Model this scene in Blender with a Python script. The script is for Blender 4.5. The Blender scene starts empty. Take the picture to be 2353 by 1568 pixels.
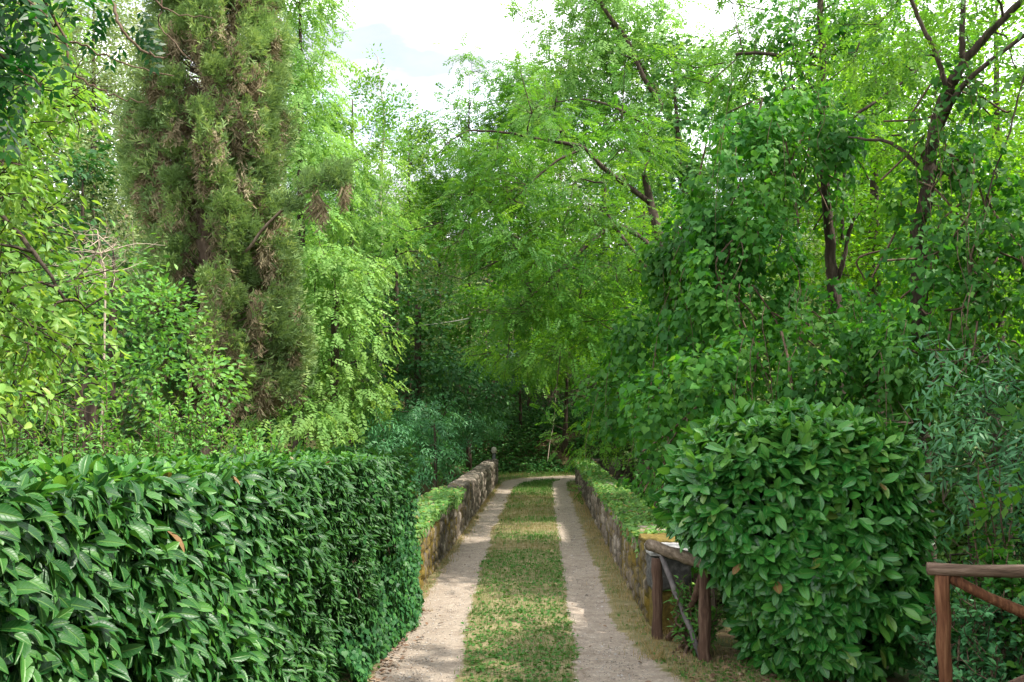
import bpy, math
import numpy as np
from mathutils import Vector, Matrix
R = math.radians
scn = bpy.context.scene
COL = scn.collection

# ------------------------------------------------------------------ camera
F = 2288.0                      # focal length in pixels of a 2353 px wide picture (35 mm lens)
CAM = np.array([0.0, 0.0, 2.1])
PITCH, YAW = math.atan(184 / F), math.atan(72 / F)
cd = bpy.data.cameras.new('camera'); cam = bpy.data.objects.new('camera', cd); COL.objects.link(cam)
cd.lens = 35; cd.sensor_width = 36; cd.clip_end = 600; cd.clip_start = 0.05
cam.location = CAM
cam.rotation_euler = (R(90) + PITCH, 0, YAW)
scn.camera = cam
CR = np.array(cam.rotation_euler.to_matrix())

# ------------------------------------------------------------------ light
SUN_AZ, SUN_EL = R(100), R(53)   # azimuth clockwise from the view axis (+y)
SUNV = Vector((math.sin(SUN_AZ) * math.cos(SUN_EL), math.cos(SUN_AZ) * math.cos(SUN_EL), math.sin(SUN_EL)))
w = bpy.data.worlds.new('World'); scn.world = w; w.use_nodes = True
nt = w.node_tree; bg = nt.nodes['Background']
sky = nt.nodes.new('ShaderNodeTexSky'); sky.sky_type = 'NISHITA'; sky.sun_disc = False
sky.sun_elevation = SUN_EL; sky.sun_rotation = SUN_AZ
sky.air_density = 1.0; sky.dust_density = 1.5
tc = nt.nodes.new('ShaderNodeTexCoord'); mp = nt.nodes.new('ShaderNodeMapping'); mp.inputs['Scale'].default_value = (1.6, 1.6, 4.0)
mp.inputs['Location'].default_value = (0.3, 0.2, 0.4)
nz = nt.nodes.new('ShaderNodeTexNoise'); nz.inputs['Scale'].default_value = 2.2; nz.inputs['Detail'].default_value = 7; nz.inputs['Roughness'].default_value = 0.55
rp = nt.nodes.new('ShaderNodeValToRGB'); rp.color_ramp.elements[0].position = 0.34; rp.color_ramp.elements[0].color = (0.45, 0.45, 0.45, 1)
rp.color_ramp.elements[1].position = 0.50; rp.color_ramp.elements[1].color = (1, 1, 1, 1)
mx = nt.nodes.new('ShaderNodeMix'); mx.data_type = 'RGBA'; mx.inputs[7].default_value = (7.3, 7.4, 7.6, 1)
n2 = nt.nodes.new('ShaderNodeTexNoise'); n2.inputs['Scale'].default_value = 3.1; n2.inputs['Detail'].default_value = 5; nt.links.new(mp.outputs[0], n2.inputs[0])
r2 = nt.nodes.new('ShaderNodeValToRGB'); r2.color_ramp.elements[0].position = .36; r2.color_ramp.elements[0].color = (2.55, 2.63, 2.75, 1); r2.color_ramp.elements[1].position = .66; r2.color_ramp.elements[1].color = (12.5, 12.6, 12.8, 1)
nt.links.new(n2.outputs[0], r2.inputs[0]); nt.links.new(r2.outputs[0], mx.inputs[7])
nt.links.new(tc.outputs['Generated'], mp.inputs[0]); nt.links.new(mp.outputs[0], nz.inputs[0]); nt.links.new(nz.outputs[0], rp.inputs[0])
nt.links.new(rp.outputs[0], mx.inputs[0]); nt.links.new(sky.outputs[0], mx.inputs[6]); nt.links.new(mx.outputs[2], bg.inputs[0])
bg.inputs[1].default_value = 0.15
sl = bpy.data.lights.new('sun', 'SUN'); sl.energy = 3.5; sl.angle = R(0.6); sl.color = (1.0, 0.94, 0.84)
so = bpy.data.objects.new('sun', sl); COL.objects.link(so); so.rotation_euler = SUNV.to_track_quat('Z', 'Y').to_euler()
scn.view_settings.view_transform = 'Standard'; scn.view_settings.look = 'None'
scn.view_settings.exposure = 1.38; scn.view_settings.gamma = 1
scn.render.engine = 'CYCLES'
scn.cycles.use_denoising = True
scn.cycles.max_bounces = 7; scn.cycles.diffuse_bounces = 5; scn.cycles.glossy_bounces = 2; scn.cycles.transmission_bounces = 4
scn.cycles.sample_clamp_indirect = 6

# ------------------------------------------------------------------ helpers
def at(px, py, Y):
    """world point on the ray through picture point (px, py) at distance Y along the bridge"""
    d = CR @ np.array([(px - 1176.5) / F, (784 - py) / F, -1.0])
    return CAM + d * (Y / d[1])
def onground(px, py, z=0.0):
    d = CR @ np.array([(px - 1176.5) / F, (784 - py) / F, -1.0])
    return CAM + d * ((z - CAM[2]) / d[2])
def B(px, py, rpx, rpy, Y, ry=None):
    rx = rpx * Y / F
    return (at(px, py, Y), np.array([rx, ry if ry else rx, rpy * Y / F]))
def nrm(a):
    return a / np.maximum(np.linalg.norm(a, axis=-1, keepdims=True), 1e-9)
def hsh(i, j, s=0):
    v = np.sin(i * 127.1 + j * 311.7 + s * 74.7) * 43758.5453
    return v - np.floor(v)
def vn(x, y, sc=1.0, seed=0, oct=3):
    out = 0; amp = 0.5; tot = 0
    x = np.asarray(x) / sc; y = np.asarray(y) / sc
    for o in range(oct):
        xi, yi = np.floor(x), np.floor(y); fx, fy = x - xi, y - yi
        fx = fx * fx * (3 - 2 * fx); fy = fy * fy * (3 - 2 * fy)
        s = seed + o * 13
        a = hsh(xi, yi, s) * (1 - fx) + hsh(xi + 1, yi, s) * fx
        b = hsh(xi, yi + 1, s) * (1 - fx) + hsh(xi + 1, yi + 1, s) * fx
        out = out + amp * (a * (1 - fy) + b * fy); tot += amp; amp *= 0.5; x = x * 2.03; y = y * 2.03
    return out / tot
def sst(a, b, x):
    t = np.clip((x - a) / (b - a), 0, 1); return t * t * (3 - 2 * t)

def link(o, parent=None):
    COL.objects.link(o)
    if parent is not None: o.parent = parent
    return o
def tag(o, label=None, cat=None, group=None, kind=None):
    for k, v in (('label', label), ('category', cat), ('group', group), ('kind', kind)):
        if v: o[k] = v
    return o
def empty(name, loc, label, cat, group=None):
    o = bpy.data.objects.new(name, None); link(o); o.location = loc; o.empty_display_size = 0.3
    return tag(o, label, cat, group)
def rawmesh(name, co, loops, starts_tot, mats, parent=None, midx=None, attr=None, smooth=True, aname='leaf'):
    me = bpy.data.meshes.new(name)
    off = np.zeros(3)
    if parent is not None: off = np.array(parent.location)
    co = (co - off).astype(np.float32)
    me.vertices.add(len(co)); me.vertices.foreach_set('co', co.ravel())
    me.loops.add(len(loops)); me.loops.foreach_set('vertex_index', loops.astype(np.int32))
    tot = starts_tot.astype(np.int32); st = np.zeros(len(tot), np.int32); st[1:] = np.cumsum(tot)[:-1]
    me.polygons.add(len(tot)); me.polygons.foreach_set('loop_start', st); me.polygons.foreach_set('loop_total', tot)
    me.polygons.foreach_set('use_smooth', np.full(len(tot), smooth))
    for m in mats: me.materials.append(m)
    if midx is not None: me.polygons.foreach_set('material_index', midx.astype(np.int32))
    me.update(calc_edges=True)
    if attr is not None:
        a = me.attributes.new(aname, 'FLOAT_VECTOR', 'POINT'); a.data.foreach_set('vector', attr.astype(np.float32).ravel())
    o = bpy.data.objects.new(name, me); link(o, parent)
    return o

class Leaves:
    """collects leaf-sized shapes and links them as one mesh"""
    def __init__(s): s.co = []; s.lo = []; s.tt = []; s.at = []; s.mi = []; s.n = 0
    def add(s, T, pos, d, n, sc, rnd, mi=0):
        V, Fl, Ct, LA = T
        N, k = len(pos), len(V)
        if N == 0: return
        y = nrm(d); x = nrm(np.cross(y, n)); z = np.cross(x, y)
        sc = np.broadcast_to(np.asarray(sc, float), (N,))[:, None, None]
        co = (V[None, :, 0:1] * x[:, None] + V[None, :, 1:2] * y[:, None] + V[None, :, 2:3] * z[:, None]) * sc + pos[:, None]
        s.co.append(co.reshape(-1, 3))
        s.lo.append((Fl[None] + (np.arange(N) * k)[:, None]).ravel() + s.n); s.n += N * k
        s.tt.append(np.tile(Ct, N)); s.mi.append(np.full(N * len(Ct), mi))
        A = np.empty((N, k, 3)); A[:, :, :2] = LA[None]; A[:, :, 2] = np.asarray(rnd)[:, None]
        s.at.append(A.reshape(-1, 3))
    def tubes(s, tb, mi):
        if not tb.co: return
        co = np.concatenate(tb.co); s.co.append(co); s.lo.append(np.concatenate(tb.lo) + s.n); t = np.concatenate(tb.tt); s.tt.append(t)
        s.mi.append(np.full(len(t), mi)); s.at.append(np.full((len(co), 3), .5)); s.n += len(co)
    def build(s, name, mats, parent=None, smooth=True):
        if not s.co: return None
        if not isinstance(mats, (list, tuple)): mats = [mats]
        return rawmesh(name, np.concatenate(s.co), np.concatenate(s.lo), np.concatenate(s.tt), mats, parent, np.concatenate(s.mi), np.concatenate(s.at), smooth)

class Tubes:
    def __init__(s): s.co = []; s.lo = []; s.tt = []; s.n = 0
    def add(s, pts, rad, sides=6, wob=0.0, cap=True, seed=0):
        P = np.asarray(pts, float); n = len(P)
        rad = np.broadcast_to(np.asarray(rad, float), (n,)) if np.ndim(rad) else np.full(n, rad)
        t = np.gradient(P, axis=0); t = nrm(t)
        ref = np.array([0, 0, 1.0]) if abs(nrm((P[-1] - P[0])[None])[0][2]) < 0.8 else np.array([1.0, 0, 0])
        a = nrm(np.cross(t, ref)); b = np.cross(t, a)
        th = np.linspace(0, 2 * np.pi, sides, endpoint=False)
        rr = rad[:, None] * (1 + wob * (hsh(np.arange(n)[:, None], np.arange(sides)[None], seed) - 0.5))
        co = P[:, None] + (np.cos(th)[None, :, None] * a[:, None] + np.sin(th)[None, :, None] * b[:, None]) * rr[:, :, None]
        i = np.arange(n - 1)[:, None] * sides; j = np.arange(sides)[None]; j2 = (j + 1) % sides
        q = np.stack([i + j, i + j2, i + sides + j2, i + sides + j], -1).reshape(-1, 4) + s.n
        s.co.append(co.reshape(-1, 3)); s.lo.append(q.ravel()); s.tt.append(np.full(len(q), 4))
        if cap:
            s.lo.append(np.arange(sides)[::-1] + s.n); s.tt.append(np.array([sides]))
            s.lo.append(np.arange(sides) + s.n + (n - 1) * sides); s.tt.append(np.array([sides]))
        s.n += n * sides
    def build(s, name, mat, parent=None):
        if not s.co: return None
        return rawmesh(name, np.concatenate(s.co), np.concatenate(s.lo), np.concatenate(s.tt), [mat], parent)

def curve(pts, n=8, jit=0.0, rng=None):
    """Catmull-Rom through the points"""
    P = np.asarray(pts, float)
    if len(P) == 2: P = np.array([P[0], (P[0] + P[1]) / 2, P[1]])
    Q = np.vstack([2 * P[0] - P[1], P, 2 * P[-1] - P[-2]]); out = []
    for i in range(1, len(Q) - 2):
        t = np.linspace(0, 1, n, endpoint=(i == len(Q) - 3))[:, None]
        a, b, c, d = Q[i - 1], Q[i], Q[i + 1], Q[i + 2]
        out.append(0.5 * ((2 * b) + (-a + c) * t + (2 * a - 5 * b + 4 * c - d) * t ** 2 + (-a + 3 * b - 3 * c + d) * t ** 3))
    o = np.vstack(out)
    if jit and rng is not None: o[1:-1] += rng.normal(0, jit, (len(o) - 2, 3))
    return o

# ------------------------------------------------------------------ leaf shapes (length 1 along +y, normal +z)
def T_make(verts, faces, la=None):
    V = np.array(verts, float)
    Fl = np.concatenate([np.array(f) for f in faces]); Ct = np.array([len(f) for f in faces])
    LA = np.array(la, float) if la is not None else np.stack([V[:, 0] * 2, V[:, 1]], 1)
    return (V, Fl, Ct, LA)
def blade(width, rows, fold=0.10, droop=0.15, prof=None, twist=0):
    ts = rows; vs = []; la = []; fs = []
    for i, t in enumerate(ts):
        wv = width * prof(t) / 2; z = -droop * t * t
        vs += [(-wv, t, z + fold * wv * 2), (0, t, z), (wv, t, z + fold * wv * 2)]; la += [(-1, t), (0, t), (1, t)]
    for i in range(len(ts) - 1):
        a = i * 3; b = a + 3
        fs += [(a, a + 1, b + 1, b), (a + 1, a + 2, b + 2, b + 1)]
    return T_make(vs, fs, la)
ell = lambda t: max(math.sin(math.pi * min(1, t) ** 0.85), 0.03)
obo = lambda t: max(math.sin(math.pi * t ** 1.15) ** 0.8 if t < 1 else 0, 0.035)
T_laurel = blade(0.43, [0, .12, .32, .55, .78, .92, 1], 0.22, 0.22, obo)
T_laurelN = blade(0.41, [0, .12, .32, .55, .78, .92, 1], 0.25, 0.25, obo)
T_laurel2 = blade(0.45, [0, .12, .32, .55, .78, .92, 1], 0.12, -0.10, obo)
T_bay = blade(0.34, [0, .25, .6, .85, 1], 0.25, 0.15, ell)
T_oval = T_make([(0, 0, 0), (-.24, .35, .06), (0, .4, 0), (.24, .35, .06), (-.2, .68, .03), (.2, .68, .03), (0, 1, -.1)],
                [(0, 2, 1), (0, 3, 2), (1, 2, 6, 4), (2, 3, 5, 6)])
T_big = blade(0.42, [0, .2, .5, .8, 1], 0.2, 0.2, ell)
T_rnd = T_make([(0, 0, 0), (-.38, .3, .06), (-.3, .75, .02), (0, 1, -.08), (.3, .75, .02), (.38, .3, .06), (0, .5, -.03)],
               [(0, 6, 1), (1, 6, 2), (2, 6, 3), (3, 6, 4), (4, 6, 5), (5, 6, 0)])
T_heart = T_make([(0, .12, 0), (-.26, 0, .04), (-.5, .2, .07), (-.46, .55, .04), (-.3, .62, .02), (0, 1.05, -.14), (.3, .62, .02), (.46, .55, .04), (.5, .2, .07), (.26, 0, .04), (0, .5, -.02)],
                 [(0, 10, 2, 1), (10, 4, 3, 2), (10, 5, 4), (10, 6, 5), (10, 8, 7, 6), (0, 9, 8, 10)])
T_tri = T_make([(0, 0, 0), (-.3, .45, .05), (0, 1, -.05), (.3, .45, .05)], [(0, 3, 2, 1)])
def frond(n, L, W, droop=0.25, sw=0.35, splay=0.15, zig=0.08, seed=1, oval=False):
    vs = []; fs = []; la = []; r = np.random.default_rng(seed)
    ys = np.linspace(0.18, 0.95, n)
    items = [(y, s) for y in ys for s in (-1, 1)] + [(0.98, 0)]
    for y, s in items:
        k = len(vs); z0 = -droop * y * y
        a = math.radians(r.uniform(50, 75)) * s if s else 0
        dx, dy = math.sin(a), math.cos(a); l = L * r.uniform(.85, 1.1); wd = W * r.uniform(.9, 1.1)
        zt = -sw * l + r.normal(0, zig) * l * 2
        bx, by = (0.0, y)
        P = lambda u, v, z: (bx + dx * u * l - dy * v * wd, by + dy * u * l + dx * v * wd, z0 + z)
        if oval:
            vs += [P(.04, 0, 0), P(.4, -.5, .02 + zt * .4), P(.45, 0, zt * .35), P(.4, .5, .02 + zt * .4), P(1, 0, zt)]
            fs += [(k, k + 2, k + 1), (k, k + 3, k + 2), (k + 1, k + 2, k + 4), (k + 2, k + 3, k + 4)]; la += [(0, 0), (-1, .4), (0, .4), (1, .4), (0, 1)]
        else:
            vs += [P(.04, 0, 0), P(.5, -.5, zt * .5), P(1, 0, zt), P(.5, .5, zt * .5)]
            fs += [(k, k + 3, k + 2, k + 1)]; la += [(0, 0), (-1, .5), (0, 1), (1, .5)]
    return T_make(vs, fs, la)
T_frond = frond(7, .24, .115, .25)
T_frondF = frond(5, .32, .17, .3)
T_ash = frond(4, .36, .17, .25, .5, oval=True)
T_elder = frond(3, .5, .13, .35, .45, oval=True)
def spray(n=9, seed=3, wdt=.035, z=.12):
    r = np.random.default_rng(seed); vs = [(-.015, 0, 0), (.015, 0, 0), (0, 1, 0)]; fs = [(0, 1, 2)]
    for i in range(n):
        y = .08 + .78 * i / n; s = 1 if i % 2 else -1; a = R(r.uniform(22, 48)) * s; l = (1 - y) * .55 + .16
        k = len(vs); dx, dy = math.sin(a) * l, math.cos(a) * l; zz = r.normal(0, z) * l * 2
        vs += [(0, y - wdt, 0), (0, y + wdt, 0), (dx * .6 + .01, y + dy * .6 + wdt * .9, zz * .6), (dx, y + dy, zz)]
        fs += [(k, k + 1, k + 2, k + 3)]
    return T_make(vs, fs)
T_spray = spray(5, 3, .10); T_spray2 = spray(5, 8, .075, .2)
T_blade = T_make([(-.045, 0, 0), (.045, 0, 0), (.03, .55, -.06), (-.03, .55, -.06), (0, 1, -.28)], [(0, 1, 2, 3), (3, 2, 4)])

# ------------------------------------------------------------------ materials
def mat(name, rough=0.6, spec=0.4):
    m = bpy.data.materials.new(name); m.use_nodes = True; n = m.node_tree
    p = n.nodes['Principled BSDF']; p.inputs['Roughness'].default_value = rough; p.inputs['Specular IOR Level'].default_value = spec
    return m, n, p
def ramp(n, stops, fac=None):
    r = n.nodes.new('ShaderNodeValToRGB'); e = r.color_ramp.elements
    while len(e) < len(stops): e.new(0.5)
    for k, (p, c) in enumerate(stops): e[k].position = p; e[k].color = (*c, 1)
    if fac is not None: n.links.new(fac, r.inputs[0])
    return r
def leafmat(name, cols, tr=0.4, tcol=(1.5, 1.35, 0.6), rough=0.5, spec=0.35, vein=False, bump=0.0, nscale=0.5, namp=0.35):
    m, n, p = mat(name, rough, spec)
    a = n.nodes.new('ShaderNodeAttribute'); a.attribute_name = 'leaf'
    sx = n.nodes.new('ShaderNodeSeparateXYZ'); n.links.new(a.outputs['Vector'], sx.inputs[0])
    rr = ramp(n, cols, sx.outputs['Z'])
    g = n.nodes.new('ShaderNodeNewGeometry')
    no = n.nodes.new('ShaderNodeTexNoise'); no.inputs['Scale'].default_value = nscale; no.inputs['Detail'].default_value = 2
    n.links.new(g.outputs['Position'], no.inputs[0])
    mr = n.nodes.new('ShaderNodeMapRange'); mr.inputs[1].default_value = .3; mr.inputs[2].default_value = .7; mr.inputs[3].default_value = 1 - namp; mr.inputs[4].default_value = 1 + namp
    n.links.new(no.outputs[0], mr.inputs[0])
    hs = n.nodes.new('ShaderNodeHueSaturation'); n.links.new(rr.outputs[0], hs.inputs['Color']); n.links.new(mr.outputs[0], hs.inputs['Value'])
    col = hs.outputs[0]
    if vein:
        ab = n.nodes.new('ShaderNodeMath'); ab.operation = 'ABSOLUTE'; n.links.new(sx.outputs['X'], ab.inputs[0])
        lt = n.nodes.new('ShaderNodeMapRange'); lt.inputs[1].default_value = 0.02; lt.inputs[2].default_value = 0.16; lt.inputs[3].default_value = 1; lt.inputs[4].default_value = 0
        n.links.new(ab.outputs[0], lt.inputs[0])
        # side veins: saw of (along*11 - |lat|*1.6)
        m1 = n.nodes.new('ShaderNodeMath'); m1.operation = 'MULTIPLY'; m1.inputs[1].default_value = 9; n.links.new(sx.outputs['Y'], m1.inputs[0])
        m2 = n.nodes.new('ShaderNodeMath'); m2.operation = 'MULTIPLY_ADD'; m2.inputs[1].default_value = -1.3; n.links.new(ab.outputs[0], m2.inputs[0]); n.links.new(m1.outputs[0], m2.inputs[2])
        m3 = n.nodes.new('ShaderNodeMath'); m3.operation = 'PINGPONG'; m3.inputs[1].default_value = .5; n.links.new(m2.outputs[0], m3.inputs[0])
        sv = n.nodes.new('ShaderNodeMapRange'); sv.inputs[1].default_value = 0; sv.inputs[2].default_value = .10; sv.inputs[3].default_value = .35; sv.inputs[4].default_value = 0
        n.links.new(m3.outputs[0], sv.inputs[0])
        mxx = n.nodes.new('ShaderNodeMath'); mxx.operation = 'MAXIMUM'; n.links.new(lt.outputs[0], mxx.inputs[0]); n.links.new(sv.outputs[0], mxx.inputs[1])
        ml = n.nodes.new('ShaderNodeMath'); ml.operation = 'MULTIPLY'; ml.inputs[1].default_value = .55; n.links.new(mxx.outputs[0], ml.inputs[0])
        mc = n.nodes.new('ShaderNodeMix'); mc.data_type = 'RGBA'; n.links.new(ml.outputs[0], mc.inputs[0]); n.links.new(col, mc.inputs[6]); mc.inputs[7].default_value = (.16, .30, .07, 1)
        col = mc.outputs[2]
        bu = n.nodes.new('ShaderNodeBump'); bu.inputs['Strength'].default_value = .5; bu.inputs['Distance'].default_value = .004; bu.invert = True
        n.links.new(mxx.outputs[0], bu.inputs['Height']); n.links.new(bu.outputs[0], p.inputs['Normal'])
    n.links.new(col, p.inputs['Base Color'])
    t = n.nodes.new('ShaderNodeBsdfTranslucent'); tm = n.nodes.new('ShaderNodeMix'); tm.data_type = 'RGBA'; tm.blend_type = 'MULTIPLY'; tm.inputs[0].default_value = 1
    n.links.new(col, tm.inputs[6]); tm.inputs[7].default_value = (*tcol, 1); n.links.new(tm.outputs[2], t.inputs[0])
    ms = n.nodes.new('ShaderNodeMixShader'); ms.inputs[0].default_value = tr
    n.links.new(p.outputs[0], ms.inputs[1]); n.links.new(t.outputs[0], ms.inputs[2]); n.links.new(ms.outputs[0], n.nodes['Material Output'].inputs[0])
    return m
BR = (.20, .11, .045)
M = {}
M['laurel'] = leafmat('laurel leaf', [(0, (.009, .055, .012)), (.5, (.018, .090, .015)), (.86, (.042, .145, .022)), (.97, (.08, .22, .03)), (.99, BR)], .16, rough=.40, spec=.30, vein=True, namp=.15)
M['laurelyoung'] = leafmat('young laurel leaf', [(0, (.028, .13, .022)), (.6, (.065, .22, .03)), (1, (.13, .31, .05))], .34, rough=.42, spec=.3, vein=True, namp=.15)
M['laurelbush'] = leafmat('cherry laurel leaf', [(0, (.012, .095, .016)), (.5, (.028, .165, .024)), (.86, (.065, .235, .034)), (.97, (.10, .26, .035)), (.99, BR)], .2, rough=.33, spec=.5, vein=True, namp=.15)
M['bay'] = leafmat('bay leaf', [(0, (.007, .046, .015)), (.6, (.014, .074, .020)), (.95, (.035, .125, .026)), (.99, BR)], .15, rough=.45, spec=.28, namp=.2)
M['ivy'] = leafmat('ivy leaf', [(0, (.014, .070, .022)), (.6, (.030, .120, .030)), (1, (.06, .18, .035))], .2, rough=.5, spec=.25, namp=.25)
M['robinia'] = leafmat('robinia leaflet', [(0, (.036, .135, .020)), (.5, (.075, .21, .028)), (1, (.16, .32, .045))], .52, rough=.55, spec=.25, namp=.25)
M['sunrob'] = leafmat('sunlit robinia leaflet', [(0, (.11, .26, .06)), (.5, (.19, .37, .09)), (1, (.30, .47, .13))], .42, tcol=(1.3, 1.25, .7), rough=.6, spec=.2, namp=.2)  # lighter copy of the robinia leaflet, sunlight put into the colour
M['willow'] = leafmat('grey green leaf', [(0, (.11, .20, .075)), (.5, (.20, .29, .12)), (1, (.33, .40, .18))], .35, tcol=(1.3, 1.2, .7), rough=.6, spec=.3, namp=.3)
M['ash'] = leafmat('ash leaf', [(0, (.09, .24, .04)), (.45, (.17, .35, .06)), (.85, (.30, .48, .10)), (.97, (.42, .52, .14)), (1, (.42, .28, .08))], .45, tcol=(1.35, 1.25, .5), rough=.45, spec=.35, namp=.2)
M['shadeash'] = leafmat('shaded ash leaf', [(0, (.006, .045, .009)), (.6, (.012, .075, .012)), (1, (.03, .11, .016))], .42, tcol=(1.2, 1.8, .6), rough=.4, spec=.4, namp=.2)  # darker copy of the ash leaf, backlit shade put into the colour
M['shrub'] = leafmat('shrub leaf', [(0, (.06, .20, .035)), (.5, (.11, .29, .055)), (1, (.21, .40, .10))], .4, rough=.5, spec=.3, namp=.25)
M['hazel'] = leafmat('hazel leaf', [(0, (.022, .095, .024)), (.5, (.045, .145, .03)), (1, (.12, .23, .055))], .35, rough=.55, spec=.3, namp=.45)
M['elder'] = leafmat('elder leaf', [(0, (.030, .13, .050)), (.5, (.055, .19, .068)), (1, (.10, .26, .09))], .3, rough=.5, spec=.35, namp=.25)
M['vine'] = leafmat('vine leaf', [(0, (.020, .105, .020)), (.5, (.046, .17, .026)), (.9, (.10, .25, .035)), (1, (.17, .31, .05))], .45, tcol=(1.5, 1.5, .5), rough=.55, spec=.22, namp=.3)
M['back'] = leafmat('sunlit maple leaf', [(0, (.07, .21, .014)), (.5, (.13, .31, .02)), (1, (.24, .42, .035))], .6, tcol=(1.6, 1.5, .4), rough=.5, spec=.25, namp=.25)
M['cover'] = leafmat('bank cover leaf', [(0, (.025, .105, .025)), (.6, (.05, .16, .035)), (1, (.10, .23, .06))], .35, rough=.55, spec=.2, namp=.35)  # lighter than the ivy leaf, light on the bank put into the colour
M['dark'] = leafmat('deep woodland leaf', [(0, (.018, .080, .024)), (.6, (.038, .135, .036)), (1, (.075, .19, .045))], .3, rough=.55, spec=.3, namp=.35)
M['cyp'] = leafmat('cypress spray', [(0, (.12, .20, .08)), (.5, (.20, .31, .115)), (1, (.36, .47, .18))], .25, tcol=(1.2, 1.2, .6), rough=.7, spec=.15, namp=.25)
M['dead'] = leafmat('dead cypress spray', [(0, (.17, .135, .08)), (.5, (.29, .24, .145)), (1, (.44, .385, .25))], .25, tcol=(1.1, 1, .8), rough=.8, spec=.1, namp=.2)
M['grass'] = leafmat('grass blade', [(0, (.045, .14, .024)), (.38, (.085, .20, .036)), (.5, (.16, .20, .06)), (.7, (.25, .19, .09)), (1, (.42, .31, .17))], .3, rough=.6, spec=.2, namp=.1)
M['litter'] = leafmat('fallen leaf', [(0, (.10, .06, .04)), (.5, (.18, .105, .065)), (1, (.30, .22, .15))], .1, tcol=(1, 1, 1), rough=.8, spec=.1)
M['pebble'] = leafmat('pebble', [(0, (.14, .12, .10)), (.5, (.27, .24, .21)), (1, (.46, .43, .40))], .0, rough=.85, spec=.2, namp=.1)
M['wallweed'] = leafmat('wall creeper leaf', [(0, (.055, .16, .03)), (.6, (.11, .25, .05)), (.9, (.18, .31, .07)), (1, (.30, .22, .09))], .35, rough=.5, spec=.3, namp=.25, nscale=2)

def texmat(name, c1, c2, c3, sc=6, stretch=(1, 1, 1), rough=.85, bump=.6, dist=.01, det=6):
    m, n, p = mat(name, rough, .2)
    g = n.nodes.new('ShaderNodeNewGeometry'); mpg = n.nodes.new('ShaderNodeMapping'); mpg.inputs['Scale'].default_value = stretch
    n.links.new(g.outputs['Position'], mpg.inputs[0])
    a = n.nodes.new('ShaderNodeTexNoise'); a.inputs['Scale'].default_value = sc; a.inputs['Detail'].default_value = det; a.inputs['Roughness'].default_value = .65
    n.links.new(mpg.outputs[0], a.inputs[0])
    r = ramp(n, [(.28, c1), (.5, c2), (.72, c3)], a.outputs[0]); n.links.new(r.outputs[0], p.inputs['Base Color'])
    b = n.nodes.new('ShaderNodeBump'); b.inputs['Strength'].default_value = bump; b.inputs['Distance'].default_value = dist
    n.links.new(a.outputs[0], b.inputs['Height']); n.links.new(b.outputs[0], p.inputs['Normal'])
    return m
M['bark'] = texmat('furrowed bark', (.022, .016, .012), (.055, .040, .029), (.115, .088, .065), 14, (1, 1, .18), bump=1, dist=.03)
M['palebark'] = texmat('pale bark', (.20, .17, .13), (.38, .34, .27), (.55, .50, .42), 10, (1, 1, .4), bump=.6)
M['cypbark'] = texmat('cypress bark', (.10, .065, .045), (.20, .145, .11), (.32, .25, .20), 12, (1, 1, .12), bump=1, dist=.02)
M['twig'] = texmat('twig bark', (.06, .035, .025), (.12, .08, .055), (.2, .15, .1), 30)
M['deadwood'] = texmat('bleached dead wood', (.22, .17, .12), (.38, .31, .24), (.5, .42, .33), 20)
M['log'] = texmat('weathered brown log', (.030, .018, .014), (.105, .060, .042), (.21, .14, .10), 34, (1, 1, .07), bump=1, dist=.012)
M['redlog'] = texmat('reddish brown log', (.035, .014, .008), (.13, .052, .025), (.25, .125, .065), 34, (1, 1, .07), bump=1, dist=.012)
M['raillog'] = texmat('weathered rail log', (.06, .045, .032), (.155, .115, .082), (.29, .23, .175), 34, (1, .10, 1), bump=1, dist=.012)
M['raillogx'] = texmat('weathered rail log, right bay', (.06, .038, .026), (.145, .095, .068), (.28, .20, .15), 34, (.08, 1, 1), bump=1, dist=.012)
M['greylog'] = texmat('grey bare stick', (.06, .05, .05), (.12, .105, .105), (.20, .175, .17), 14, (1, 1, .3), bump=.6)
M['metal'] = texmat('painted metal', (.06, .065, .06), (.10, .105, .10), (.15, .155, .15), 12, rough=.6, bump=.1)
M['rope'] = texmat('cable sheath', (.30, .28, .22), (.42, .40, .33), (.5, .48, .4), 20, rough=.7, bump=.1)
M['core'] = texmat('dark hull for inner shade', (.006, .010, .004), (.014, .020, .008), (.03, .032, .014), 12, bump=1, dist=.04)  # colour of the inner hulls, painted dark as the shade within the foliage

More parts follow.
